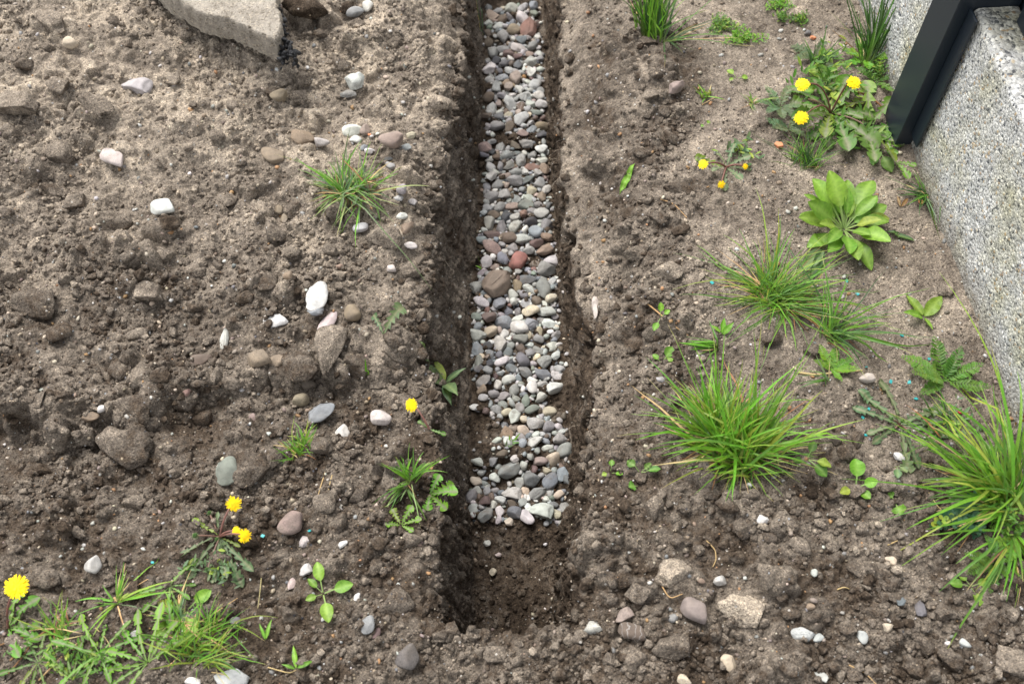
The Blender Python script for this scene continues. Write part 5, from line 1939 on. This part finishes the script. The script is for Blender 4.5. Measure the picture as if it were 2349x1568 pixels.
def build_clods():
    for px, py, w, h, spin, sink, dry, label, short in CLODS:
        o = place_stone(px, py, w, h, 'lump', int(px * 3 + py * 11), spin=spin, sink=sink, thick=0.7, name='soil_clod', sub=4, dry=dry)
        tag(o, label, 'clod', 'clods of earth on the bare soil')
        USED_LABELS[label] = 1
        if short:
            LANDMARKS.append((o.location.x, o.location.y, short))
    # ordinary clods between them
    r = np.random.default_rng(512)
    taken = [(a, b, s) for _, a, b, s in PLACED]
    n = 0
    size_words = ((26, 'small'), (36, 'middling'), (99, 'large'))
    field = [m for m in LANDMARKS if not (-0.10 < m[0] < 0.16 and m[2] in TRENCH_SHORT)]
    for _ in range(9000):
        px, py = r.uniform(0, 2340), r.uniform(10, 1560)
        if 960 < px < 1400 and py < 1440:
            continue
        if px > 1560 and py < 980 or px > 2050 and py < 1100:
            continue
        if px > 1250 and py < 450 and not 1450 < px < 1560:
            continue
        s = 21 + 44 * r.random() ** 2.0
        if py < 560 and px < 1000 and r.random() < .55:
            continue
        if px < 620 and py > 1390:
            continue
        if 560 < px < 860 and py > 1300 and r.random() < .8:
            continue
        if any((a - px) ** 2 + (b - py) ** 2 < (0.42 * (q + s) + 4) ** 2 for a, b, q in taken):
            continue
        dry = 0.36 + (0.16 if py < 600 and px < 1000 else 0) + r.normal() * .07
        o = place_stone(px, py, s, s * r.uniform(.7, 1.0), 'lump', int(r.integers(9)), spin=r.uniform(0, 180), sink=r.uniform(.2, .4), thick=r.uniform(.6, .85),
                        name='soil_clod', sub=3, dry=dry)
        taken.append((px, py, s))
        sw = [q for lim, q in size_words if s < lim][0]
        tone = 'dark' if dry < .32 else ('brown' if dry < .42 else 'sandy')
        tag(o, auto_label('%s %s clod' % (sw, tone), o.location.x, o.location.y, field), 'clod', 'clods of earth on the bare soil')
        n += 1
        if n >= 215:
            break


TRENCH_SHORT = {q[7] for q in TRENCH_STONES}
build_fieldstones()
build_clods()

# ------------------------------------------------------------------ the plants of this place
def plant_all():
    # grass
    grass(800, 440, 230, 75, 185, 'grass tuft on the heap beside the trench, blades sprayed outwards over white pebbles', 90, 180, (8, 62), (20, 80), 4.6, ('mid', 'bright', 'grey', 'pale'), .22, 26, 1, .03, 'the heap grass tuft')
    grass(1502, 88, 130, 90, 210, 'upright grass tuft at the far edge on the trench bank', 85, 55, (45, 88), (8, 45), 5.0, ('mid', 'deep', 'bright'), .06, 24, 2, .02, 'the far grass tuft')
    grass(1515, 92, 20, 110, 240, 'few long grass blades arching over the sand from the far bank tuft', 5, 30, (10, 45), (15, 55), 4.5, ('mid', 'deep'), .2, 10, 3)
    grass(1978, 158, 42, 190, 430, 'tall dark grass tuft against the far concrete board', 95, 60, (40, 84), (5, 55), 6.0, ('deep', 'mid', 'deep'), .08, 22, 4, .02, 'the tall dark grass tuft')
    grass(1862, 160, 12, 60, 125, 'small clump of upright dark grass behind the dandelion cluster', 90, 60, (45, 80), (5, 35), 6.0, ('deep', 'mid'), .0, 14, 5)
    grass(1856, 384, 100, 50, 130, 'fine thin grass tuft between the dandelion cluster and the broad leaved rosette', 95, 85, (20, 70), (10, 60), 2.6, ('mid', 'bright', 'deep'), .12, 26, 6)
    grass(1765, 685, 260, 95, 280, 'widest grass tuft with yellow stems on the sand beside the trench bank', 90, 180, (10, 66), (20, 75), 5.0, ('bright', 'mid', 'yellowish', 'mid'), .20, 40, 7, .04, 'the wide grass tuft')
    grass(1905, 758, 56, 90, 250, 'loose grass tuft on the fence side of the widest one', 30, 130, (8, 60), (15, 75), 6.0, ('mid', 'deep', 'bright'), .15, 22, 8, .04, 'the loose grass tuft')
    grass(1682, 1040, 430, 120, 320, 'biggest bright green grass tuft standing near the trench', 92, 120, (28, 84), (12, 75), 8.6, ('bright', 'mid', 'bright', 'bright', 'yellowish'), .16, 52, 9, .025, 'the big grass tuft')
    grass(1690, 1046, 55, 80, 180, 'low splayed blades at the near foot of the biggest grass tuft', -90, 85, (5, 35), (10, 55), 5.2, ('bright', 'mid', 'yellowish'), .25, 36, 10)
    grass(2322, 1150, 140, 170, 480, 'big grass tuft at the near end of the concrete board with very long arching blades', 150, 75, (22, 70), (20, 80), 10.5, ('bright', 'mid', 'bright', 'yellowish'), .12, 46, 11, .02, 'the fence side grass tuft')
    grass(2330, 1230, 30, 160, 400, 'long blades drooping to the near corner from the fence side grass tuft', -105, 35, (10, 45), (20, 60), 9.5, ('bright', 'yellowish', 'mid'), .10, 26, 12, .02)
    grass(672, 1050, 60, 40, 105, 'small bright grass tuft at the foot of the heap between clods', 80, 150, (25, 75), (10, 70), 4.6, ('bright', 'mid', 'yellowish'), .2, 32, 13, .04, 'the small heap foot tuft')
    grass(938, 1090, 28, 70, 180, 'grass tuft with few blades on the trench lip beside the lone dandelion', 95, 100, (30, 75), (10, 60), 6.2, ('bright', 'mid'), .12, 18, 14, .03, 'the trench lip tuft')
    grass(935, 1115, 16, 70, 130, 'low splayed grass blades below the trench lip tuft', -120, 70, (5, 35), (10, 50), 5.5, ('mid', 'pale'), .1, 14, 15)
    grass(475, 1500, 150, 60, 150, 'dense grass tuft in the near corner beside the bottom edge stones', 80, 120, (25, 72), (10, 70), 5.0, ('bright', 'mid', 'yellowish'), .15, 70, 16, .04, 'the corner grass tuft')
    grass(405, 1425, 34, 80, 175, 'sparse grass plant with stiff spreading blades in the weedy corner', 60, 180, (5, 50), (5, 45), 6.0, ('pale', 'bright', 'grey'), .15, 10, 17)
    grass(270, 1385, 24, 70, 200, 'thin knotted grass plant lying across clods in the weedy corner', 40, 180, (5, 40), (5, 40), 6.5, ('bright', 'yellowish'), .2, 8, 18)
    grass(130, 1475, 46, 70, 170, 'sprawling grass with yellow blades near the large dandelion flower', 60, 140, (5, 50), (5, 45), 5.5, ('bright', 'yellowish', 'mid'), .25, 40, 19)
    grass(1622, 225, 16, 18, 46, 'tiny yellow green grass sprout on the sand beyond the bank', 70, 150, (15, 60), (5, 40), 5.5, ('yellowish', 'bright'), .1, 14, 20)
    grass(1715, 235, 12, 25, 75, 'tiny grass plant with a yellow root on the sand near the dandelions', 60, 160, (10, 50), (5, 40), 5.5, ('mid', 'yellowish'), .2, 12, 21)
    grass(2125, 452, 36, 50, 150, 'grass tuft pressed against the foot of the near concrete board', 200, 100, (8, 45), (10, 50), 5.0, ('mid', 'deep', 'grey'), .15, 14, 22)
    grass(2190, 985, 24, 60, 200, 'thin long blades along the foot of the board beyond the fence side tuft', 150, 70, (15, 60), (20, 60), 6.0, ('mid', 'bright', 'deep'), .1, 40, 23)
    grass(1640, 800, 10, 70, 170, 'few flat blades crossing the soil between the two largest tufts', 178, 14, (4, 14), (2, 16), 7.5, ('mid', 'bright'), .1, 14, 24)
    grass(1905, 870, 8, 60, 120, 'few stray blades arching beside the feathery weeds', 120, 120, (20, 60), (20, 60), 5.5, ('mid', 'grey'), .1, 20, 25)
    grass(842, 860, 2, 80, 100, 'single upright green blade on the rim above the lone dandelion', 85, 12, (70, 80), (2, 8), 7, ('bright',), 0, 4, 26)
    grass(1115, 612, 4, 30, 55, 'few blades of grass lying over the pale block in the trench', 110, 70, (15, 60), (5, 30), 4.5, ('mid', 'bright'), 0, 10, 27)
    grass(1165, 1022, 7, 25, 50, 'sprig of grass with a red stem on the bare patch in the gravel', 60, 90, (10, 50), (5, 30), 5.0, ('mid', 'bright', 'grey'), .2, 12, 28)
    grass(1108, 80, 4, 25, 60, 'few torn grass blades at the far foot of the heap side trench wall', 100, 120, (10, 60), (5, 40), 4.5, ('mid', 'grey'), .2, 12, 29)
    # dandelions and broad rosettes
    dandelion(1905, 262, 'dandelion plant with three open yellow flowers beside the steel post', fan(13, -165, 25, 65, 130, 41) + fan(8, 30, 190, 60, 110, 42),
              [(1841, 194, 17, .10, 0, (-.2, -.35, 1)), (1958, 190, 17, .115, 0, (.05, -.35, 1)), (1838, 271, 17, .085, 0, (-.15, -.45, 1))],
              [(1850, 226, 6, .05), (1985, 285, 7, .03)], 'mid', 43, short='the dandelion cluster')
    dandelion(1985, 300, 'lobed leaf rosette right at the foot of the steel post', fan(7, -140, 90, 70, 115, 44), (), [(1975, 268, 8, .02)], 'mid', 45)
    dandelion(1888, 205, 'plant with smooth oval leaves amid the dandelion cluster', [(85, 60), (110, 66), (60, 50), (10, 70), (200, 62), (-60, 62)], (), (), 'bright', 46, 'spoon', 'broad_leaf_weed', 'weed', None, .40, (12, 40))
    dandelion(2010, 345, 'rounded leaf weed at the near side of the steel post', [(-20, 50), (-70, 60), (60, 60), (110, 70), (-110, 45)], (), (), 'mid', 47, 'spoon', 'broad_leaf_weed', 'weed', None, .4, (5, 30))
    dandelion(2052, 372, 'small yellowing lobed leaf below the steel post', [(-75, 55), (100, 50), (-50, 50)], (), (), 'bright', 48)
    dandelion(1665, 385, 'withered dandelion with small faded flowers on the sand beyond the bank', fan(8, 0, 360, 35, 75, 49),
              [(1613, 377, 12, .03, .2, (-.3, -.4, 1)), (1655, 423, 10, .015, .6, (0, -.8, .7)), (1710, 382, 8, .02, .7, (.3, -.5, .8))], (), 'grey', 50, short='the withered dandelion')
    dandelion(505, 1232, 'dandelion with a fringed flower and two smaller ones at the foot of the heap', fan(5, -105, -40, 80, 140, 51) + [(-125, 110), (-150, 100), (-25, 55), (150, 70), (100, 45)],
              [(536, 1155, 20, .035, .45, (.25, -.5, .8)), (561, 1228, 17, .03, .35, (.45, -.35, .8)), (541, 1217, 11, .028, .4, (-.2, -.3, .9))],
              [(447, 1227, 10, .02), (497, 1235, 7, .02), (475, 1305, 9, .01), (480, 1175, 8, .015)], 'grey', 52, short='the fringed dandelion', width=.19, e=(3, 18))
    dandelion(20, 1440, 'dandelion with the largest yellow flower at the edge of the weedy corner', fan(5, -60, 80, 55, 95, 53), [(38, 1346, 29, .055, 0, (.05, -.25, 1))], (), 'bright', 54, short='the large dandelion flower')
    dandelion(985, 985, 'lone small dandelion flower on the trench rim', [(-30, 40), (150, 30)], [(944, 929, 17, .030, .1, (-.45, -.45, .75))], (), 'mid', 55, short='the lone dandelion')
    dandelion(2062, 975, 'flat lobed rosette with green buds on the soil near the long grass blades', [(100, 110), (130, 105), (160, 110), (195, 85), (-92, 120), (-80, 100), (0, 140), (20, 120), (-20, 110), (215, 80)], (),
              [(2050, 985, 9, .02), (2085, 988, 9, .02), (2070, 965, 9, .02), (2045, 960, 8, .02)], 'grey', 56, short='the flat rosette', width=.22, e=(2, 14))
    dandelion(90, 1520, 'dandelion rosette of narrow lobed leaves spread over dead stalks in the corner', fan(10, 0, 360, 70, 125, 57), (), (), 'mid', 58, width=.155, e=(3, 14))
    dandelion(230, 1500, 'second dandelion rosette in the weedy corner, towards the trench from the first', fan(9, 0, 360, 65, 120, 59), (), (), 'bright', 60, width=.155, e=(3, 14))
    dandelion(340, 1520, 'bright lobed rosette with one rounded leaf beside the corner grass tuft', fan(9, 20, 260, 70, 125, 61), (), (), 'bright', 62, width=.17, e=(3, 14))
    dandelion(170, 1560, 'lobed rosette cut by the bottom edge in the weedy corner', fan(7, 10, 170, 70, 115, 63), (), (), 'bright', 64, width=.155, e=(3, 14))
    dandelion(390, 1345, 'lobed leaf weed below the fringed dandelion among grey clods', fan(7, -170, 60, 60, 105, 65), (), (), 'bright', 66, width=.19, e=(3, 14))
    dandelion(430, 1400, 'pale green spoon leaved weed under the fringed dandelion', [(-130, 75), (-60, 85), (-100, 60), (40, 60), (170, 70)], (), (), 'fresh', 67, 'spoon', 'broad_leaf_weed', 'weed', None, .36, (5, 35))
    dandelion(880, 770, 'torn dandelion leaf sprig on the rim clods beside the trench', [(68, 90), (110, 60), (-60, 30)], (), (), 'grey', 68, width=.36, e=(5, 20))
    dandelion(1020, 880, 'weed with limp grey green leaves hanging over the trench wall', [(150, 60), (110, 60), (30, 60), (-60, 80), (-75, 60), (200, 50)], (), (), 'grey', 69, 'lance', 'hanging_weed', 'weed', None, .30, (10, 60))
    dandelion(985, 1135, 'lobed weed with one broad toothed leaf at the trench lip', [(-5, 70), (20, 60), (60, 45), (-40, 50), (-90, 40)], (), (), 'bright', 70, width=.5, e=(5, 40))
    dandelion(920, 1205, 'small crumpled leafy weed lower down the trench lip', [(60, 45), (120, 40), (10, 50), (-30, 35), (180, 35)], (), (), 'bright', 71, width=.5, e=(10, 45))
    dandelion(1935, 528, 'broad leaved light green rosette standing beside the concrete board', fan(13, -15, 195, 100, 142, 72) + fan(10, 20, 160, 60, 95, 73) + fan(11, -170, -10, 75, 115, 74), (), (), 'fresh', 75, 'spoon', 'broad_leaf_rosette', 'weed', 'the broad leaved rosette', .29, (14, 58))
    dandelion(1890, 575, 'long toothed dark leaf pair under the broad leaved rosette', [(-140, 95), (-120, 85)], (), (), 'grey', 76, 'lance', 'broad_leaf_weed', 'weed', None, .32, (3, 12))
    seedling(742, 1362, 'light green seedling with five spoon leaves on the smooth near soil', [(20, 70), (-72, 68), (105, 66), (-150, 40), (140, 42)], 'fresh', 77)
    seedling(1962, 1120, 'small seedling with upright centre leaf below the big grass tuft', [(5, 48), (200, 48), (85, 60), (-60, 36)], 'bright', 78, width=.5)
    seedling(2118, 728, 'light seedling with pointed leaves at the foot of the board', [(120, 55), (45, 62), (-80, 34), (190, 62)], 'fresh', 79, 'oval')
    seedling(1518, 835, 'twin leaved seedling on the bank beside the big grass tuft', [(55, 40), (25, 26), (140, 24)], 'fresh', 80, width=.6)
    seedling(1468, 1085, 'seedling with two oval leaves between the trench and big grass tuft', [(30, 28), (140, 34), (0, 44)], 'mid', 81, width=.55)
    seedling(1465, 1115, 'single round leaf on the soil below a two leaved seedling', [(200, 28)], 'mid', 82, width=.75)
    seedling(1400, 1085, 'three tiny leaves on the trench bank beyond the black streak', [(80, 22), (-20, 26), (200, 20)], 'bright', 83, width=.6)
    seedling(1515, 730, 'curled two leaved sprout beside a fallen dry stalk', [(90, 30), (-120, 36), (30, 24)], 'bright', 84)
    seedling(1850, 1055, 'leafy seedling half under the blades of the big grass tuft', [(-20, 55), (-45, 50), (60, 40), (200, 40)], 'mid', 85, width=.45)
    seedling(2052, 1152, 'round leaf seedling below the white heart shaped stone', [(-90, 30), (120, 20)], 'bright', 86, width=.9)
    seedling(2050, 1072, 'seedling with a long stalk below the flat rosette', [(-100, 34), (-60, 28)], 'grey', 87, width=.55)
    seedling(2225, 1345, 'pale three leaved seedling near the dark pointed stone', [(10, 40), (170, 46), (-80, 44), (120, 30)], 'fresh', 88, width=.5)
    seedling(1690, 182, 'tiny bright sprout alone on the far sand', [(10, 24), (130, 26), (-160, 18)], 'fresh', 89, width=.5)
    seedling(610, 1470, 'sprout on a dry runner at the bottom near the smooth soil', [(75, 44), (110, 36)], 'bright', 90, 'lance', .2)
    seedling(680, 1535, 'second sprout at the end of the dry runner', [(100, 50), (20, 44), (160, 34)], 'bright', 91, 'lance', .2)
    seedling(2065, 478, 'reddish leaved seedling beside the broad leaved rosette', [(95, 26), (50, 28)], 'rust', 92, 'lance', .28)
    seedling(2100, 555, 'single dark toothed leaf lying flat near the board', [(150, 76)], 'deep', 93, 'lance', .22, (0, 4))
    seedling(1420, 450, 'single green leaf lying on the sandy trench bank', [(62, 64)], 'bright', 94, 'lance', .24, (0, 6))
    seedling(1655, 770, 'small pointed sprout between the two largest grass tufts', [(80, 36), (140, 30), (40, 34)], 'bright', 95, 'lance', .35)
    seedling(1232, 497, 'piece of green leaf lying on the trench gravel', [(10, 26)], 'mid', 96, 'oval', .45, (5, 20))
    seedling(1620, 290, 'scatter of tiny cotyledons on the sand near the bank', [(60, 10), (200, 12)], 'fresh', 97, width=.8)
    # feathery and creeping weeds
    feathery(2165, 875, 'largest feathery weed on the sand at the foot of the board', [(10, 95), (55, 85), (100, 100), (150, 110), (185, 110), (-20, 100), (210, 80), (75, 60)], 'mid', 101, short='the largest feathery weed')
    feathery(1905, 850, 'feathery bright weed beside a bare root near the loose grass tuft', [(60, 60), (110, 60), (-20, 60), (160, 50), (20, 60), (-60, 40)], 'bright', 102)
    feathery(1985, 140, 'feathery weed under the tall dark grass tuft', [(40, 50), (100, 60), (160, 60), (-30, 70), (-90, 60), (200, 60)], 'bright', 103)
    feathery(2010, 190, 'second feathery weed at the foot of the far board', [(80, 60), (150, 60), (-60, 50), (-120, 50), (20, 40)], 'mid', 104)
    feathery(1790, 250, 'grey feathery weed at the bank side of the dandelion cluster', [(60, 60), (120, 60), (170, 60), (-40, 60), (-100, 60), (10, 50), (200, 55)], 'grey', 105)
    feathery(1870, 140, 'grey feathery weed behind the dandelion cluster', [(20, 60), (70, 60), (130, 70), (180, 60), (-40, 50)], 'grey', 106)
    feathery(1810, 300, 'small grey feathery weed below the nearest of three dandelion flowers', [(0, 50), (70, 40), (150, 60), (200, 60), (-60, 50)], 'grey', 107)
    feathery(2330, 1240, 'feathery bright weed under the fence side grass tuft', [(120, 70), (160, 70), (200, 80), (240, 80), (80, 60)], 'bright', 108)
    feathery(2280, 1290, 'feathery weed lying towards the near corner below the fence side tuft', [(200, 80), (250, 80), (160, 70), (-60, 70), (100, 60)], 'mid', 109)
    mat_weed(2200, 1195, 120, 90, 120, 'clover like weed with blue green round leaves under the fence side tuft', 'blue', 110, 15, 'clover_weed', True, .03)
    mat_weed(1655, 62, 80, 50, 420, 'flat mat of tiny leaves on the far sand, nearer the bank', 'mid', 111, 8)
    mat_weed(1705, 90, 110, 46, 480, 'flat mat of tiny leaves on the far sand, nearer the fence', 'bright', 112, 8)
    mat_weed(1785, 14, 70, 36, 260, 'small creeping mat at the far edge of the sand', 'bright', 113, 8)
    mat_weed(1832, 48, 56, 28, 240, 'small creeping mat just before another at the far edge', 'mid', 114, 8)
    mat_weed(1790, 42, 40, 26, 120, 'tiny creeping mat between two others at the far edge', 'mid', 115, 8)
    mat_weed(2010, 170, 60, 60, 200, 'leafy fringe at the foot of the far board under the tall grass', 'mid', 116, 9, lift=.03)
    mat_weed(1700, 350, 100, 60, 40, 'sparse grey leaflets around the withered dandelion', 'grey', 117, 22, lift=.012)
    mat_weed(1895, 185, 190, 140, 170, 'tangle of small leaves filling the dandelion cluster', 'mid', 118, 20, lift=.04)
    mat_weed(1930, 300, 190, 110, 90, 'low leaves filling the near side of the dandelion cluster', 'mid', 119, 22, lift=.02)
    mat_weed(2180, 960, 200, 90, 60, 'sparse low leaves between the flat rosette and the board', 'grey', 120, 18, lift=.01)
    mat_weed(170, 1510, 360, 110, 130, 'ground covering small leaves in the weedy near corner', 'mid', 121, 18, lift=.012)
    mat_weed(500, 1300, 150, 110, 90, 'narrow leaflets below the fringed dandelion', 'grey', 122, 18, lift=.012)
    mat_weed(2300, 1190, 110, 110, 200, 'dense small leaves at the root of the fence side tuft', 'mid', 123, 16, lift=.03)
    # a red stalk and dry stalks
    straw([(1925, 215), (1960, 225), (2000, 245), (2030, 262)], 'thick reddish pink runner in the dandelion cluster', 6, 'rust', 'runner', .02)
    straw([(1482, 695), (1510, 720), (1545, 750), (1578, 770)], 'thick dry stalk beside the curled two leaved sprout', 4)
    straw([(1515, 458), (1545, 470), (1575, 500)], 'curved dry root on the bank above the sandy bank clod', 3)
    straw([(1830, 855), (1868, 862), (1905, 858), (1978, 850)], 'bare pale root lying beside the feathery bright weed', 6)
    straw([(746, 1085), (736, 1118), (727, 1150)], 'dry straw lying below the small heap foot tuft', 3.2)
    straw([(762, 1090), (754, 1125), (752, 1152)], 'second dry straw close by the one below the small tuft', 3.2)
    straw([(1947, 1525), (1985, 1545), (2010, 1570)], 'wavy dry stalk at the bottom edge among clods', 3.4)
    straw([(1620, 1240), (1640, 1262), (1642, 1285), (1635, 1300)], 'curled yellow root beside the large pale dusty lump', 3.6)
    straw([(1510, 1330), (1535, 1375), (1565, 1362)], 'thin forked root hair below the large pale dusty lump', 3.4)
    straw([(2130, 1130), (2150, 1165), (2190, 1195)], 'thin dry stalk hanging from the fence side tuft', 2.8)
    straw([(1920, 1352), (1935, 1347), (1955, 1353)], 'short curved straw on the bare soil near the cream triangular pebble', 3)
    straw([(2036, 1250), (2058, 1240)], 'short straw beyond the cream triangular pebble', 3.4)
    straw([(600, 1325), (598, 1355), (592, 1395)], 'upright dry stalk at the trench side of the weedy corner', 3)
    straw([(430, 1445), (520, 1390), (545, 1372)], 'long dry stalk crossing the weedy corner', 3)
    straw([(615, 1530), (665, 1545), (680, 1536)], 'dry runner joining two sprouts at the bottom', 3)
    straw([(20, 1545), (60, 1500), (75, 1470)], 'dead pink stalk at the edge of the weedy corner', 4, 'rust')
    straw([(110, 1520), (160, 1480), (200, 1500)], 'bent dead stalk among the corner rosettes', 3.4)
    straw([(220, 1440), (250, 1470), (270, 1530)], 'dead stalk running towards the bottom edge in the weedy corner', 3.2)
    straw([(0, 1480), (45, 1462), (90, 1468)], 'dead stalk below the large dandelion flower', 3.6, 'rust')
    straw([(40, 1500), (100, 1450), (160, 1430)], 'pinkish dead stalk under the corner rosettes', 4, 'rust')
    straw([(90, 1560), (150, 1500), (185, 1470)], 'dead stalk between the corner rosettes', 4, 'straw')
    straw([(1610, 242), (1630, 232), (1645, 222)], 'short straw below the tiny grass sprout on the sand', 2.4)
    straw([(1650, 95), (1680, 105), (1730, 108)], 'thin dry runner from the flat mat on the far sand', 2)
    straw([(1060, 5), (1068, 22), (1085, 30)], 'thin root hanging from the far heap side rim', 2.2)


def teal_and_brick():
    k = Nodes('teal_plastic')
    m_teal = k.out((.03, .30, .30), .5, .4)
    k = Nodes('fired_brick')
    m_brick = k.out(k.mix(k.noise(150, 3, .6), (.42, .15, .07), (.52, .24, .13)), .9, .2)
    m_red = Nodes('red_berry').out((.40, .03, .03), .4, .5)
    import bmesh

    def chip(name, px, py, w, h, mat, seed, thick=.3):
        r = np.random.default_rng(seed)
        loc, _ = hit(px, py)
        s = scale_at(loc)
        bm = bmesh.new()
        n = 5 if name == 'brick_fragment' else 4
        a0 = r.uniform(0, 1.5)
        vs = [bm.verts.new((math.cos(a0 + 6.283 * i / n) * w * s * .6 * r.uniform(.8, 1.1), math.sin(a0 + 6.283 * i / n) * h * s * .7 * r.uniform(.8, 1.1), 0)) for i in range(n)]
        f = bm.faces.new(vs)
        ext = bmesh.ops.extrude_face_region(bm, geom=[f])
        for v in ext['geom']:
            if isinstance(v, bmesh.types.BMVert):
                v.co.z = thick * min(w, h) * s
        bmesh.ops.recalc_face_normals(bm, faces=bm.faces)
        bmesh.ops.bevel(bm, geom=list(bm.edges), offset=.0006, segments=2, affect='EDGES')
        me = bpy.data.meshes.new(name)
        bm.to_mesh(me)
        bm.free()
        me.materials.append(mat)
        o = obj(name, me)
        o.location = loc + Vector((0, 0, .0008))
        o.rotation_euler = (r.normal() * .2, r.normal() * .2, r.uniform(0, 3))
        return o
    for px, py, w, h, lab in ((1785, 336, 22, 14, 'orange brick fragment on the sand below the dandelion cluster'), (1863, 90, 15, 11, 'orange brick fragment near the small dark grey pebble'),
                              (2112, 465, 14, 10, 'small orange brick fragment between the reddish seedling and the board'), (848, 311, 9, 7, 'tiny bright brick crumb beside the pinkish stone on the heap'),
                              (1130, 1250, 5, 5, None)):
        if lab:
            tag(chip('brick_fragment', px, py, w, h, m_brick, int(px), .5), lab, 'brick')
    marks = list(LANDMARKS)
    for px, py in ((1942, 645), (1967, 675), (2084, 683), (2068, 769), (2131, 824), (1987, 844), (2085, 877), (2043, 875), (2101, 915), (1992, 938), (1979, 958), (2332, 963),
                   (2208, 1096), (2302, 1126), (647, 1197), (603, 1229), (711, 1217), (350, 1290), (1750, 1210), (1633, 649), (1985, 998)):
        o = chip('plastic_flake', px, py, 11, 7, m_teal, int(px + py), .25)
        tag(o, auto_label('teal plastic flake', o.location.x, o.location.y, marks), 'plastic flake', 'teal plastic flakes scattered on the soil')
    loc, _ = hit(2201, 947)
    v, f = stone_shape(88, 2, .05)
    o = obj('berry', mesh_from('berry', v * .0075, f, True, None, m_red))
    o.location = loc + Vector((0, 0, .003))
    tag(o, 'small red berry on the soil between the flat rosette and the board', 'berry')


plant_all()
teal_and_brick()
